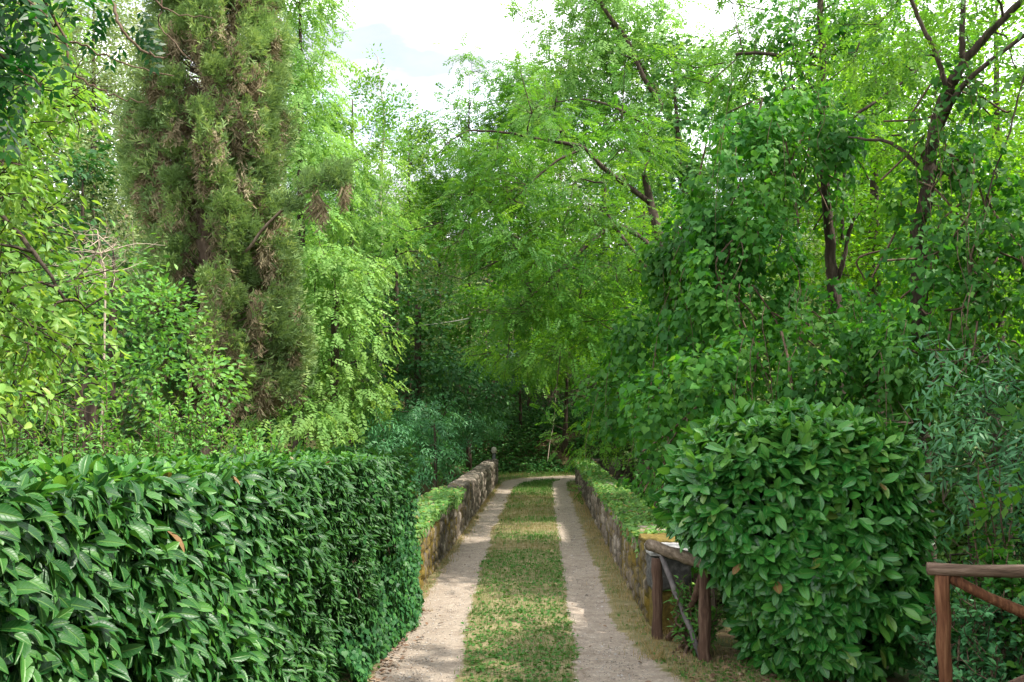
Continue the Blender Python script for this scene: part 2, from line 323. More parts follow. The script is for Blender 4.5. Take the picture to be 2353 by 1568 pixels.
# masonry: attribute 'leaf' = (joint 0..1, height in wall, stone random)
def stonemat():
    m, n, p = mat('rubble masonry', .9, .2)
    a = n.nodes.new('ShaderNodeAttribute'); a.attribute_name = 'leaf'; sx = n.nodes.new('ShaderNodeSeparateXYZ'); n.links.new(a.outputs['Vector'], sx.inputs[0])
    g = n.nodes.new('ShaderNodeNewGeometry')
    st = ramp(n, [(0, (.095, .078, .062)), (.35, (.15, .125, .10)), (.7, (.23, .19, .155)), (1, (.34, .30, .25))], sx.outputs['Z'])
    n1 = n.nodes.new('ShaderNodeTexNoise'); n1.inputs['Scale'].default_value = 22; n1.inputs['Detail'].default_value = 8; n1.inputs['Roughness'].default_value = .7; n.links.new(g.outputs['Position'], n1.inputs[0])
    k1 = ramp(n, [(.3, (.45, .43, .42)), (.7, (1.3, 1.28, 1.25))], n1.outputs[0])
    mu = n.nodes.new('ShaderNodeMix'); mu.data_type = 'RGBA'; mu.blend_type = 'MULTIPLY'; mu.inputs[0].default_value = 1
    n.links.new(st.outputs[0], mu.inputs[6]); n.links.new(k1.outputs[0], mu.inputs[7])
    j = n.nodes.new('ShaderNodeMix'); j.data_type = 'RGBA'; n.links.new(sx.outputs['X'], j.inputs[0]); n.links.new(mu.outputs[2], j.inputs[6]); j.inputs[7].default_value = (.055, .047, .036, 1)
    # vertical streaks of dark lichen and golden moss
    ms = n.nodes.new('ShaderNodeMapping'); ms.inputs['Scale'].default_value = (1, 1.6, .35); n.links.new(g.outputs['Position'], ms.inputs[0])
    n2 = n.nodes.new('ShaderNodeTexNoise'); n2.inputs['Scale'].default_value = 1.5; n2.inputs['Detail'].default_value = 6; n2.inputs['Roughness'].default_value = .7; n.links.new(ms.outputs[0], n2.inputs[0])
    dk = ramp(n, [(.46, (0, 0, 0)), (.58, (.85, .85, .85))], n2.outputs[0])
    j2 = n.nodes.new('ShaderNodeMix'); j2.data_type = 'RGBA'; n.links.new(dk.outputs[0], j2.inputs[0]); n.links.new(j.outputs[2], j2.inputs[6]); j2.inputs[7].default_value = (.045, .040, .028, 1)
    ms3 = n.nodes.new('ShaderNodeMapping'); ms3.inputs['Location'].default_value = (7, 3, 1); ms3.inputs['Scale'].default_value = (1, 1, .5); n.links.new(g.outputs['Position'], ms3.inputs[0])
    n3 = n.nodes.new('ShaderNodeTexNoise'); n3.inputs['Scale'].default_value = 3.4; n3.inputs['Detail'].default_value = 7; n3.inputs['Roughness'].default_value = .75; n.links.new(ms3.outputs[0], n3.inputs[0])
    # more moss at the near end of the bridge
    sp = n.nodes.new('ShaderNodeSeparateXYZ'); n.links.new(g.outputs['Position'], sp.inputs[0])
    ny = n.nodes.new('ShaderNodeMapRange'); ny.inputs[1].default_value = 11; ny.inputs[2].default_value = 24; ny.inputs[3].default_value = .09; ny.inputs[4].default_value = -.08; n.links.new(sp.outputs['Y'], ny.inputs[0])
    ad = n.nodes.new('ShaderNodeMath'); n.links.new(n3.outputs[0], ad.inputs[0]); n.links.new(ny.outputs[0], ad.inputs[1])
    mk = ramp(n, [(.53, (0, 0, 0)), (.63, (.95, .95, .95))], ad.outputs[0])
    mc = ramp(n, [(.35, (.075, .065, .012)), (.6, (.20, .135, .022))], n1.outputs[0])
    j3 = n.nodes.new('ShaderNodeMix'); j3.data_type = 'RGBA'; n.links.new(mk.outputs[0], j3.inputs[0]); n.links.new(j2.outputs[2], j3.inputs[6]); n.links.new(mc.outputs[0], j3.inputs[7])
    n.links.new(j3.outputs[2], p.inputs['Base Color'])
    b = n.nodes.new('ShaderNodeBump'); b.inputs['Strength'].default_value = .8; b.inputs['Distance'].default_value = .015
    n.links.new(n1.outputs[0], b.inputs['Height']); n.links.new(b.outputs[0], p.inputs['Normal'])
    return m
M['stone'] = stonemat()
M['lichen'] = texmat('lichened cap stone', (.16, .15, .14), (.33, .32, .31), (.52, .52, .52), 16, bump=.8)
M['darkstone'] = texmat('dark weathered stone', (.035, .035, .035), (.085, .082, .08), (.20, .19, .18), 12, bump=.8)
M['moss'] = texmat('golden moss', (.06, .05, .018), (.14, .10, .022), (.24, .18, .05), 18, bump=1, dist=.02)

def groundmat():
    m, n, p = mat('woodland soil', .95, .1)
    g = n.nodes.new('ShaderNodeNewGeometry')
    a = n.nodes.new('ShaderNodeTexNoise'); a.inputs['Scale'].default_value = 1.1; a.inputs['Detail'].default_value = 9; a.inputs['Roughness'].default_value = .7; n.links.new(g.outputs['Position'], a.inputs[0])
    r = ramp(n, [(.3, (.03, .05, .015)), (.45, (.055, .07, .025)), (.58, (.10, .07, .04)), (.75, (.17, .12, .075))], a.outputs[0])
    n.links.new(r.outputs[0], p.inputs['Base Color'])
    b = n.nodes.new('ShaderNodeBump'); b.inputs['Distance'].default_value = .05; n.links.new(a.outputs[0], b.inputs['Height']); n.links.new(b.outputs[0], p.inputs['Normal'])
    return m
M['ground'] = groundmat()
# track: attribute 'leaf' = (gravel 0..1, strip -1..1 dryness, across)
def trackmat():
    m, n, p = mat('gravel track', .95, .15)
    a = n.nodes.new('ShaderNodeAttribute'); a.attribute_name = 'leaf'; sx = n.nodes.new('ShaderNodeSeparateXYZ'); n.links.new(a.outputs['Vector'], sx.inputs[0])
    g = n.nodes.new('ShaderNodeNewGeometry')
    def noise(sc, det=4, ro=.6):
        t = n.nodes.new('ShaderNodeTexNoise'); t.inputs['Scale'].default_value = sc; t.inputs['Detail'].default_value = det; t.inputs['Roughness'].default_value = ro
        n.links.new(g.outputs['Position'], t.inputs[0]); return t
    big, mid, fine = noise(.7, 5), noise(5, 6, .7), noise(55, 4, .75)
    vo = n.nodes.new('ShaderNodeTexVoronoi'); vo.inputs['Scale'].default_value = 38; n.links.new(g.outputs['Position'], vo.inputs[0])
    gc = ramp(n, [(.28, (.21, .165, .128)), (.48, (.28, .232, .185)), (.70, (.34, .29, .235))], mid.outputs[0])
    pc = ramp(n, [(.30, (.50, .48, .46)), (.5, (1, 1, 1)), (.72, (1.35, 1.33, 1.30))], fine.outputs[0])
    mu = n.nodes.new('ShaderNodeMix'); mu.data_type = 'RGBA'; mu.blend_type = 'MULTIPLY'; mu.inputs[0].default_value = .6
    n.links.new(gc.outputs[0], mu.inputs[6]); n.links.new(pc.outputs[0], mu.inputs[7])
    pb = n.nodes.new('ShaderNodeSeparateColor'); n.links.new(vo.outputs['Color'], pb.inputs[0])
    pr = ramp(n, [(.0, (.7, .7, .7)), (.9, (1, 1, 1)), (.97, (1.5, 1.5, 1.5))], pb.outputs[0])
    mu2 = n.nodes.new('ShaderNodeMix'); mu2.data_type = 'RGBA'; mu2.blend_type = 'MULTIPLY'; mu2.inputs[0].default_value = .5
    n.links.new(mu.outputs[2], mu2.inputs[6]); n.links.new(pr.outputs[0], mu2.inputs[7])
    sc_ = ramp(n, [(.32, (.08, .095, .032)), (.5, (.18, .155, .075)), (.7, (.29, .235, .145))], mid.outputs[0])
    ad = n.nodes.new('ShaderNodeMath'); ad.operation = 'ADD'; n.links.new(sx.outputs['X'], ad.inputs[0])
    nm = n.nodes.new('ShaderNodeMapRange'); nm.inputs[3].default_value = -.75; nm.inputs[4].default_value = .75; n.links.new(mid.outputs[0], nm.inputs[0]); n.links.new(nm.outputs[0], ad.inputs[1])
    mk = ramp(n, [(.38, (0, 0, 0)), (.62, (1, 1, 1))], ad.outputs[0])
    fx = n.nodes.new('ShaderNodeMix'); fx.data_type = 'RGBA'; n.links.new(mk.outputs[0], fx.inputs[0]); n.links.new(sc_.outputs[0], fx.inputs[6]); n.links.new(mu2.outputs[2], fx.inputs[7])
    n.links.new(fx.outputs[2], p.inputs['Base Color'])
    b = n.nodes.new('ShaderNodeBump'); b.inputs['Strength'].default_value = .7; b.inputs['Distance'].default_value = .012
    n.links.new(fine.outputs[0], b.inputs['Height']); n.links.new(b.outputs[0], p.inputs['Normal'])
    return m
M['track'] = trackmat()

# ------------------------------------------------------------------ terrain, track
YC, RC, XC = 34.3, 4.3, 4.3      # the bend after the bridge: centre (XC-0.26, YC)
def gz(x, y):
    x = np.asarray(x, float); y = np.asarray(y, float)
    gorge = sst(11.0, 14.5, y) * (1 - sst(30.5, 34.2, y))
    gw = sst(0.3, 0.9, np.abs(x + .23))
    z = -4.6 * gorge * gw - 1.2 * gorge * (1 - gw)
    z = z - .30 * np.clip(-3.2 - x, 0, 14) * (1 - sst(28, 36, y)) * (1 - gorge) - .45 * np.clip(x - 2.9, 0, 8) * (1 - sst(28, 34, y)) * (1 - gorge)
    bank = np.clip(y - 40.15, 0, 60)
    z = z + np.minimum(np.minimum(bank * .66, .8 + bank * .34), 9 + .1 * bank)
    lb = np.clip(-1.9 - x, 0, 30) * sst(33.5, 37, y); z = z + np.minimum(lb * .25, 4)
    z = z + (vn(x + 50, y + 50, 2.2, 4) - .5) * .35 * sst(1.9, 3.5, np.abs(x) + np.clip(y - 40, 0, 9))
    hill = np.clip(np.hypot(x, y - 20) - 42, 0, 300) * .10
    return z + hill - .025
xs = np.concatenate([np.linspace(-260, -34, 16), np.linspace(-30, -4, 40), np.linspace(-3.6, 3.6, 44), np.linspace(4, 30, 40), np.linspace(34, 260, 16)])
ys = np.concatenate([np.linspace(-260, -12, 14), np.linspace(-8, 9, 26), np.linspace(9.4, 45, 110), np.linspace(46, 75, 26), np.linspace(82, 300, 16)])
X, Y = np.meshgrid(xs, ys); Z = gz(X, Y)
def gridmesh(name, X, Y, Z, m, attr=None, parent=None, smooth=True):
    h, wd = X.shape; i = np.arange(h - 1)[:, None] * wd + np.arange(wd - 1)[None]
    q = np.stack([i, i + 1, i + wd + 1, i + wd], -1).reshape(-1, 4)
    return rawmesh(name, np.stack([X, Y, Z], -1).reshape(-1, 3), q.ravel(), np.full(len(q), 4), [m], parent, attr=attr, smooth=smooth)
tag(gridmesh('ground', X, Y, Z, M['ground']), kind='structure')

# track centre line
cl = []
for y in np.linspace(-6, YC, 165): cl.append((-.26, y, 0, 1))
for t in np.linspace(0, R(90), 60)[1:]: cl.append((-.26 + XC - RC * 0 - XC * math.cos(t), YC + XC * math.sin(t), math.sin(t), math.cos(t)))
for x in np.linspace(0, 9, 20)[1:]: cl.append((-.26 + XC + x, YC + XC, 1, 0))
cl = np.array(cl)
sdist = np.concatenate([[0], np.cumsum(np.linalg.norm(np.diff(cl[:, :2], axis=0), axis=1))])
lat = np.linspace(-1, 1, 41)
wl = 1.32 + .38 * (1 - sst(9.6, 10.6, cl[:, 1])); wr = 1.38 + 1.52 * (1 - sst(8.9, 10.0, cl[:, 1]))
wl = np.where(cl[:, 1] > 34.4, 1.5, wl); wr = np.where(cl[:, 1] > 34.0, 2.0, wr)
L = np.where(lat[None] < 0, lat[None] * wl[:, None], lat[None] * wr[:, None])
nx, ny = cl[:, 3], -cl[:, 2]
PX = cl[:, 0:1] + nx[:, None] * L; PY = cl[:, 1:2] + ny[:, None] * L
edge = (vn(PX, PY, .5, 7) - .5) * .18
def rut(L, y, e=0):
    li = -.43 - .16 * sst(8, 12.5, y) - .13 * sst(12.5, 20, y) + .34 * sst(30.5, 35, y)
    r1 = .80 + .38 * (1 - sst(7.5, 10.5, y)) + .35 * sst(33, 37, y)    # outer right limit, measured from the centre line plus .26
    a = sst(-1.24, -1.10, L + e) * (1 - sst(li - .065, li + .065, L + e))
    b = sst(.48, .60, L + e) * (1 - sst(r1 + .12, r1 + .30, L + e))
    a = a + (1 - sst(-1.5, -1.15, L + e)) * 0
    return np.maximum(a, b)
G = rut(L, PY, edge)
yend = 34.0 + 1.9 * sst(-1.0, .2, PX) - .7 * sst(.45, .8, PX)
tail = sst(-.15, .15, PY - yend)     # the grass strip ends in the bend
G = np.maximum(G, np.clip(tail, 0, 1) * (np.abs(L) < 1.2))
near = 1 - sst(6.0, 8.0, PY)
PZ = .004 + (vn(PX, PY, .8, 9) - .5) * .03 - .018 * G
gridmesh('path', PX, PY, PZ, M['track'], attr=np.stack([G.ravel(), L.ravel() * 0, L.ravel()], 1))['kind'] = 'structure'

# ------------------------------------------------------------------ stone bridge
bridge = empty('stone_bridge', (-.23, 22, 0), 'old stone bridge with two low parapets carrying the gravel track', 'bridge')
def masonry(name, P0, P1, th, h, zb, seed, parent, mt, top_var=.03, res=.03):
    """a wall swept from P0 to P1 (inner face on the line), thickness th to the left of travel"""
    P0, P1 = np.array(P0, float), np.array(P1, float); Lg = np.linalg.norm(P1 - P0); t = (P1 - P0) / Lg; o = np.array([-t[1], t[0]])
    ns = int(Lg / res) + 1; s = np.linspace(0, Lg, ns)
    hb = h - zb
    u = np.concatenate([np.arange(0, hb, res), hb + np.arange(0, th, res), hb + th + np.arange(0, hb + res, res * 3)])
    S, U = np.meshgrid(s, u, indexing='ij')
    hh = h + (vn(s, s * 0, 1.1, seed) - .5)[:, None] * top_var * 2
    zz = np.where(U < hb, zb + U / hb * (hh - zb), np.where(U < hb + th, hh, hh - (U - hb - th) / hb * (hh - zb)))
    oo = np.where(U < hb, 0, np.where(U < hb + th, U - hb, th))
    nO = np.where(U < hb, -1, np.where(U < hb + th, 0, 1)); nZ = np.where((U >= hb) & (U < hb + th), 1.0, 0.0)
    # irregular stones
    cw, ch = .34, .17
    row = np.floor(U / ch); a = S / cw + hsh(row, 0, seed) * .9; b = U / ch
    f1 = np.full(S.shape, 9.0); f2 = f1.copy(); idr = np.zeros(S.shape)
    ai, bi = np.floor(S / cw), np.floor(b)
    for di in (-1, 0, 1):
        for dj in (-1, 0, 1):
            cx, cy = ai + di, bi + dj
            qx = cx + .15 + .7 * hsh(cx, cy, seed + 1); qy = cy + .2 + .6 * hsh(cx, cy, seed + 2)
            d = np.hypot((S / cw - qx) * 1.0, (b - qy) * 1.0)
            cl_ = d < f1; f2 = np.where(cl_, f1, np.minimum(f2, d)); idr = np.where(cl_, hsh(cx, cy, seed + 3), idr); f1 = np.where(cl_, d, f1)
    e = f2 - f1; joint = 1 - sst(.03, .16, e)
    disp = .040 * sst(0, .24, e) + (idr - .5) * .030 + (vn(S, U, .08, seed + 5) - .5) * .016
    x = P0[0] + t[0] * S + o[0] * (oo + nO * disp); y = P0[1] + t[1] * S + o[1] * (oo + nO * disp); z = zz + nZ * disp * .9
    at_ = np.stack([joint.ravel(), (zz / h).ravel(), idr.ravel()], 1)
    h_, w_ = x.shape; i = np.arange(h_ - 1)[:, None] * w_ + np.arange(w_ - 1)[None]
    q = np.stack([i, i + w_, i + w_ + 1, i + 1], -1).reshape(-1, 4)
    loops = np.concatenate([q.ravel(), np.arange(w_), (np.arange(w_) + (h_ - 1) * w_)[::-1]])
    tot = np.concatenate([np.full(len(q), 4), [w_, w_]])
    return rawmesh(name, np.stack([x, y, z], -1).reshape(-1, 3), loops, tot, [mt], parent, attr=at_)
WL, WR, WH = -1.57, 1.10, .78
pl_ = masonry('parapet', (WL, 10.6), (WL, 33.8), .36, WH, -.25, 3, bridge, M['stone'])
pr_ = masonry('parapet', (WR, 34.0), (WR, 10.62), .36, WH, -.25, 21, bridge, M['stone'])
masonry('wing_wall', (WR + .36, 34.0), (3.3, 34.25), .34, WH + .02, -.6, 31, bridge, M['stone'])
def block(name, x0, x1, y0, y1, z0, z1, m, parent, seed, amp=.02, n=9):
    """a rough stone block"""
    import bmesh
    bm = bmesh.new(); bmesh.ops.create_cube(bm, size=1)
    bmesh.ops.subdivide_edges(bm, edges=bm.edges[:], cuts=n, use_grid_fill=True)
    rr = np.random.default_rng(seed)
    for v in bm.verts:
        c = v.co * 2; l = (abs(c.x) ** 8 + abs(c.y) ** 8 + abs(c.z) ** 8) ** (1 / 8); c = c / max(l, 1) ** .7
        k = (vn(c.x * 1.3 + seed, c.y * 1.3 + c.z * 1.7, .5, seed) - .5) * amp * 2
        v.co = Vector(((x0 + x1) / 2 + c.x * (x1 - x0) / 2 + c.x * k, (y0 + y1) / 2 + c.y * (y1 - y0) / 2 + c.y * k, (z0 + z1) / 2 + c.z * (z1 - z0) / 2 + c.z * k)) - parent.location
    me = bpy.data.meshes.new(name); bm.to_mesh(me); bm.free(); me.materials.append(m)
    for q in me.polygons: q.use_smooth = True
    o = bpy.data.objects.new(name, me); link(o, parent); return o
block('quoin_stone', WR - .01, WR + .40, 10.20, 10.66, -.10, .40, M['moss'], bridge, 5)
block('quoin_stone', WR - .03, WR + .39, 10.17, 10.64, .40, .74, M['darkstone'], bridge, 6)
block('cap_stone', WR - .04, WR + .42, 10.15, 10.78, .742, .82, M['lichen'], bridge, 7, .015)
block('cap_stone', WR - .03, WR + .41, 10.785, 11.5, .775, .84, M['moss'], bridge, 8, .02)
# arch and deck
def bridge_body():
    import bmesh
    prof = [(9.6, -.06), (34.4, -.06), (34.4, -5), (30, -5)]
    for t in np.linspace(0, math.pi, 22): prof.append((22.3 + 7.0 * math.cos(t), -5 + 3.9 * math.sin(t)))
    prof += [(14.6, -5), (9.6, -5)]
    bm = bmesh.new(); vs = [bm.verts.new((WL - .36, y, z)) for y, z in prof]; f = bm.faces.new(vs)
    r = bmesh.ops.extrude_face_region(bm, geom=[f]); bmesh.ops.translate(bm, vec=(WR - WL + .72, 0, 0), verts=[v for v in r['geom'] if isinstance(v, bmesh.types.BMVert)])
    bmesh.ops.triangulate(bm, faces=bm.faces[:]); bmesh.ops.recalc_face_normals(bm, faces=bm.faces[:])
    me = bpy.data.meshes.new('arch'); bm.to_mesh(me); bm.free(); me.transform(Matrix.Translation(-bridge.location)); me.materials.append(M['darkstone'])
    link(bpy.data.objects.new('arch', me), bridge)
bridge_body()

# ------------------------------------------------------------------ grass, litter, ground cover
def near_path_points(rng, n, y0, y1, x0, x1, power=1.6):
    t = rng.random(n); y = y0 + (y1 - y0) * t ** power; x = rng.uniform(x0, x1, n); return x, y
def grass():
    rng = np.random.default_rng(5); Lv = Leaves()
    t = rng.random(170000); ss = 11.5 + (49 - 11.5) * t ** 1.7      # distance along the centre line (starts at y=-6)
    l = rng.uniform(-1.45, 2.6, len(t))
    x = np.interp(ss, sdist, cl[:, 0]); y = np.interp(ss, sdist, cl[:, 1]); tx = np.interp(ss, sdist, cl[:, 2]); ty = np.interp(ss, sdist, cl[:, 3])
    px = x + ty * l; py = y - tx * l
    e = (vn(px, py, .5, 7) - .5) * .18 + rng.normal(0, .035, len(px)); g = rut(l, py, e)
    onb = (py > 9.9) & (py < 34.2); ok = (g < .35) & ~(onb & ((px < WL + .02) | (px > WR - .02))) & (np.where(py < 9.9, px < 2.3 - .12 * 0, True))
    ok &= ~((py > 34.0 + 1.9 * sst(-1.0, .2, px) - .7 * sst(.45, .8, px)) & (np.abs(l) < 1.15))
    side = np.abs(l - (-.02)) > .65
    ok &= (~side) | (rng.random(len(px)) < .30 + .5 * vn(px, py, .6, 12))
    ok &= rng.random(len(px)) < .35 + 1.1 * vn(px, py, .35, 3)
    px, py, l, side = px[ok], py[ok], l[ok], side[ok]; N = len(px)
    green = vn(px, py, .7, 21, 4)
    zone = .14 * sst(14.5, 17, py) * (1 - sst(27, 31, py)) - .10 * sst(31, 34, py) - .09
    dry = np.clip(.44 + (green - .5) * .8 - .04 + zone * 1.9 + side * .32 * (py > 9) + rng.normal(0, .13, N), .02, .98)
    a = rng.uniform(0, 2 * np.pi, N); ln = rng.uniform(.3, 1.1, N)
    d = np.stack([np.cos(a) * ln, np.sin(a) * ln, np.ones(N)], 1)
    far = 1 + (py - 8).clip(0) / 22
    h = rng.uniform(.018, .045, N) * far * np.where(dry < .4, 1.1, 1) * np.where(rng.random(N) < .05, 1.8, 1)
    z = np.full(N, -.004) + .004
    Lv.add(T_blade, np.stack([px, py, z], 1), d, np.stack([np.cos(a), np.sin(a), -ln], 1), h, dry)
    # clover and plantain leaves lying low
    k = (dry < .42) & (rng.random(N) < .08 + .55 * np.exp(-(py - 8) / 7))
    d2 = np.stack([np.cos(a), np.sin(a), rng.uniform(.1, .6, N)], 1)[k]
    Lv.add(T_rnd, np.stack([px, py, z + .008], 1)[k] + rng.normal(0, .02, (k.sum(), 3)) * [1, 1, .1], d2, np.array([0, 0, 1.0]) + rng.normal(0, .35, (k.sum(), 3)), (rng.uniform(.018, .04, N) * far)[k], dry[k] * .6)
    # tall straw at the foot of the parapets and round the fence posts
    n = 9000; y = 9.0 + 24 * rng.random(n) ** 1.5; a = rng.uniform(0, 6.28, n); lft = rng.random(n) < .42
    x = np.where(lft, WL + np.abs(rng.normal(0, .11, n)), WR - .02 - np.abs(rng.normal(0, .13, n))); y = np.where(lft, np.maximum(y, 11.2), y)
    kk = (vn(y, x * 0 + lft, .9, 66) > .33); x, y, a = x[kk], y[kk], a[kk]
    m2 = 1500; xx = 1.05 + np.abs(rng.normal(0, .38, m2)); yy = rng.uniform(8.2, 10.3, m2); x = np.concatenate([x, xx]); y = np.concatenate([y, yy]); a = np.concatenate([a, rng.uniform(0, 6.28, m2)]); n = len(x)
    ln = rng.uniform(.3, 1.3, n); tall = rng.uniform(.025, .06, n) * (1 + (y - 9) / 30)
    Lv.add(T_blade, np.stack([x, y, np.zeros(n)], 1), np.stack([np.cos(a) * ln, np.sin(a) * ln, np.ones(n)], 1), np.stack([np.cos(a), np.sin(a), -ln], 1), tall, np.clip(rng.normal(.80, .2, n), 0, .99))
    n = 9000; x = rng.uniform(-2.6, 3.5, n); y = rng.uniform(34.6, 41.4, n); kk = np.hypot(x - 4.04, y - 34.3) > 5.65; y = np.where(kk, y, y); x, y = x[kk], y[kk]; n = len(x); a = rng.uniform(0, 6.28, n); ln = rng.uniform(.3, 1, n)
    Lv.add(T_blade, np.stack([x, y, np.maximum(gz(x, y) + .02, .01)], 1), np.stack([np.cos(a) * ln, np.sin(a) * ln, np.ones(n)], 1), np.stack([np.cos(a), np.sin(a), -ln], 1), rng.uniform(.06, .14, n), np.clip(vn(x, y, .9, 31) * .9 + rng.normal(0, .1, n) - .1, 0, .9))
    tag(Lv.build('grass', M['grass']), 'short patchy grass between the wheel ruts and along the parapets', 'grass', kind='stuff')
grass()
def litter():
    rng = np.random.default_rng(8); Lv = Leaves()
    x1 = rng.normal(-1.42, .10, 550); y1 = rng.uniform(6.3, 11.2, 550)
    x2 = rng.uniform(1.15, 2.2, 500); y2 = rng.uniform(6.9, 9.6, 500)
    x3 = rng.uniform(-1.5, 1.1, 220); y3 = 7.0 + 24 * rng.random(220) ** 1.8
    x4 = rng.uniform(-1.6, 2.5, 1600); y4 = rng.uniform(40.0, 43.6, 1600)
    x = np.concatenate([x1, x2, x3, x4]); y = np.concatenate([y1, y2, y3, y4]); z = np.where(y > 38, gz(x, y) + .04, .012); N = len(x)
    a = rng.uniform(0, 6.28, N)
    Lv.add(T_oval, np.stack([x, y, z], 1), np.stack([np.cos(a), np.sin(a), rng.normal(0, .15, N)], 1), np.array([0, 0, 1.0]) + rng.normal(0, .3, (N, 3)),
           rng.uniform(.02, .075, N) * np.where(y > 38, 1.8, 1), rng.random(N))
    tag(Lv.build('fallen_leaves', M['litter']), 'brown fallen leaves along the hedge foot and on the track', 'fallen leaves', kind='stuff')
litter()
def pebbles():
    rng = np.random.default_rng(77); Lv = Leaves(); n = 9000
    T = T_make([(0, -.5, 0), (.45, 0, .02), (0, .5, 0), (-.4, .05, 0), (.05, 0, .32), (0, 0, -.2)], [(0, 1, 4), (1, 2, 4), (2, 3, 4), (3, 0, 4), (1, 0, 5), (2, 1, 5), (3, 2, 5), (0, 3, 5)])
    y = 7.4 + 22 * rng.random(n) ** 1.9; left = rng.random(n) < .5; x = np.where(left, rng.normal(-1.12, .22, n), rng.normal(.58, .24, n)); ok = (x > -1.55) & (x < 1.3)
    x, y = x[ok], y[ok]; n = len(x); a = rng.uniform(0, 6.28, n)
    Lv.add(T, np.stack([x, y, np.full(n, -.012)], 1), np.stack([np.cos(a), np.sin(a), rng.normal(0, .2, n)], 1), np.array([0, 0, 1.0]) + rng.normal(0, .25, (n, 3)), rng.uniform(.006, .02, n) * (1 + 1.2 * (rng.random(n) < .03)), rng.random(n))
    tag(Lv.build('gravel', M['pebble'], smooth=False), 'loose small stones lying in the two wheel ruts', 'gravel', kind='stuff')
pebbles()
def cover():
    rng = np.random.default_rng(18); Lv = Leaves(); N = 70000
    x = rng.uniform(-16, 16, N); y = rng.uniform(5, 52, N); y[:30000] = rng.uniform(40.1, 46, 30000); x[:30000] = rng.uniform(-5, 6, 30000)
    ok = ~((np.abs(x) < 2.1) & (y < 40.1)) & ~((x > -1.9) & (y > 33.9) & (y < 40.1)) & (np.abs(x) < 2.5 + y * .45)
    ok &= ~((y > 40.5) & (y < 42.6) & (x > -.3) & (x < 2) & (vn(x, y, .8, 2) > .5))
    x, y = x[ok], y[ok]; N = len(x); z = gz(x, y) + .03 + rng.random(N) ** 2 * np.where(y > 41, .5, .16)
    a = rng.uniform(0, 6.28, N)
    Lv.add(T_heart, np.stack([x, y, z], 1), np.stack([np.cos(a), np.sin(a), rng.normal(0, .3, N)], 1), np.array([0, -.35, 1.0]) + rng.normal(0, .4, (N, 3)), rng.uniform(.05, .13, N), rng.random(N))
    tag(Lv.build('ground_cover', M['cover']), 'low ivy and nettles covering the banks beyond the bridge', 'ground cover', kind='stuff')
cover()

# ------------------------------------------------------------------ plants
KIND = {  # shape, length, per-leaf area factor, clump radius, droop, layering, material
    'rob':   dict(T=T_frond, s=.30, af=.22, rc=.75, droop=.35, flat=.55, m='robinia', flatn=1.2),
    'robS':  dict(T=T_frondF, s=.36, af=.25, rc=.80, droop=.55, flat=.6, m='sunrob', flatn=1.0),
    'robT':  dict(T=T_frondF, s=.36, af=.25, rc=.85, droop=.35, flat=.7, m='robinia', flatn=1.0),
    'wil':   dict(T=T_oval, s=.12, af=.40, rc=.70, droop=.1, flat=.9, m='willow', flatn=.3),
    'haz':   dict(T=T_rnd, s=.14, af=.60, rc=.80, droop=.3, flat=.55, m='hazel', flatn=.9),
    'drk':   dict(T=T_oval, s=.20, af=.40, rc=.80, droop=.4, flat=.6, m='dark', flatn=.8),
    'mpl':   dict(T=T_rnd, s=.105, af=.60, rc=.75, droop=.35, flat=.5, m='back', flatn=1.0),
    'eld':   dict(T=T_elder, s=.26, af=.24, rc=.45, droop=.55, flat=.7, m='elder', flatn=.9),
    'shr':   dict(T=T_oval, s=.075, af=.40, rc=.32, droop=0, flat=.8, m='shrub', flatn=.6),
    'ashb':  dict(T=T_big, s=.088, af=.32, rc=.40, droop=.45, flat=.7, m='ash', flatn=.5, jit=.8),
}
def clumps(blobs, rc, rng, cov=1.3):
    C = []; O = []
    for c, r in blobs:
        p = 1.6; A = 4 * math.pi * (((r[0] * r[1]) ** p + (r[0] * r[2]) ** p + (r[1] * r[2]) ** p) / 3) ** (1 / p)
        n = max(3, int(A / (math.pi * rc * rc) * cov))
        u = nrm(rng.normal(size=(n, 3))); rad = rng.uniform(.35, 1, n) ** .45
        C.append(c + u * r * rad[:, None]); O.append(nrm(u / np.array(r)))
    return np.vstack(C), np.vstack(O)
def grow_limbs(tb, C, trunk, tr, rng, sides=4, thin=1.0, sag=.12):
    """connect every clump to the nearest wood, the wood to the trunk"""
    nodes = [p for p in trunk]; rads = list(np.linspace(tr, tr * .25, len(trunk)))
    order = np.argsort([np.min(np.linalg.norm(trunk - c, axis=1)) for c in C])
    for i in order:
        c = C[i]; nd = np.array(nodes); dv = nd - c
        dist = np.linalg.norm(dv, axis=1) + np.clip(dv[:, 2], 0, 9) * 1.2
        j = int(np.argmin(dist)); p = nd[j]; l = np.linalg.norm(c - p)
        r0 = min(rads[j] * .75, (.010 + .013 * l) * thin + .004)
        mid1 = p * .65 + c * .35 + np.array([0, 0, sag * l]) + rng.normal(0, .06 * l, 3); mid2 = p * .3 + c * .7 + np.array([0, 0, sag * .8 * l]) + rng.normal(0, .05 * l, 3)
        path = np.array([p, mid1, mid2, c]); tb.add(path, np.array([r0, r0 * .8, r0 * .55, r0 * .3]), sides, cap=False)
        for q, rr in ((mid1, r0 * .8), (mid2, r0 * .55), (c, r0 * .3)): nodes.append(q); rads.append(rr)
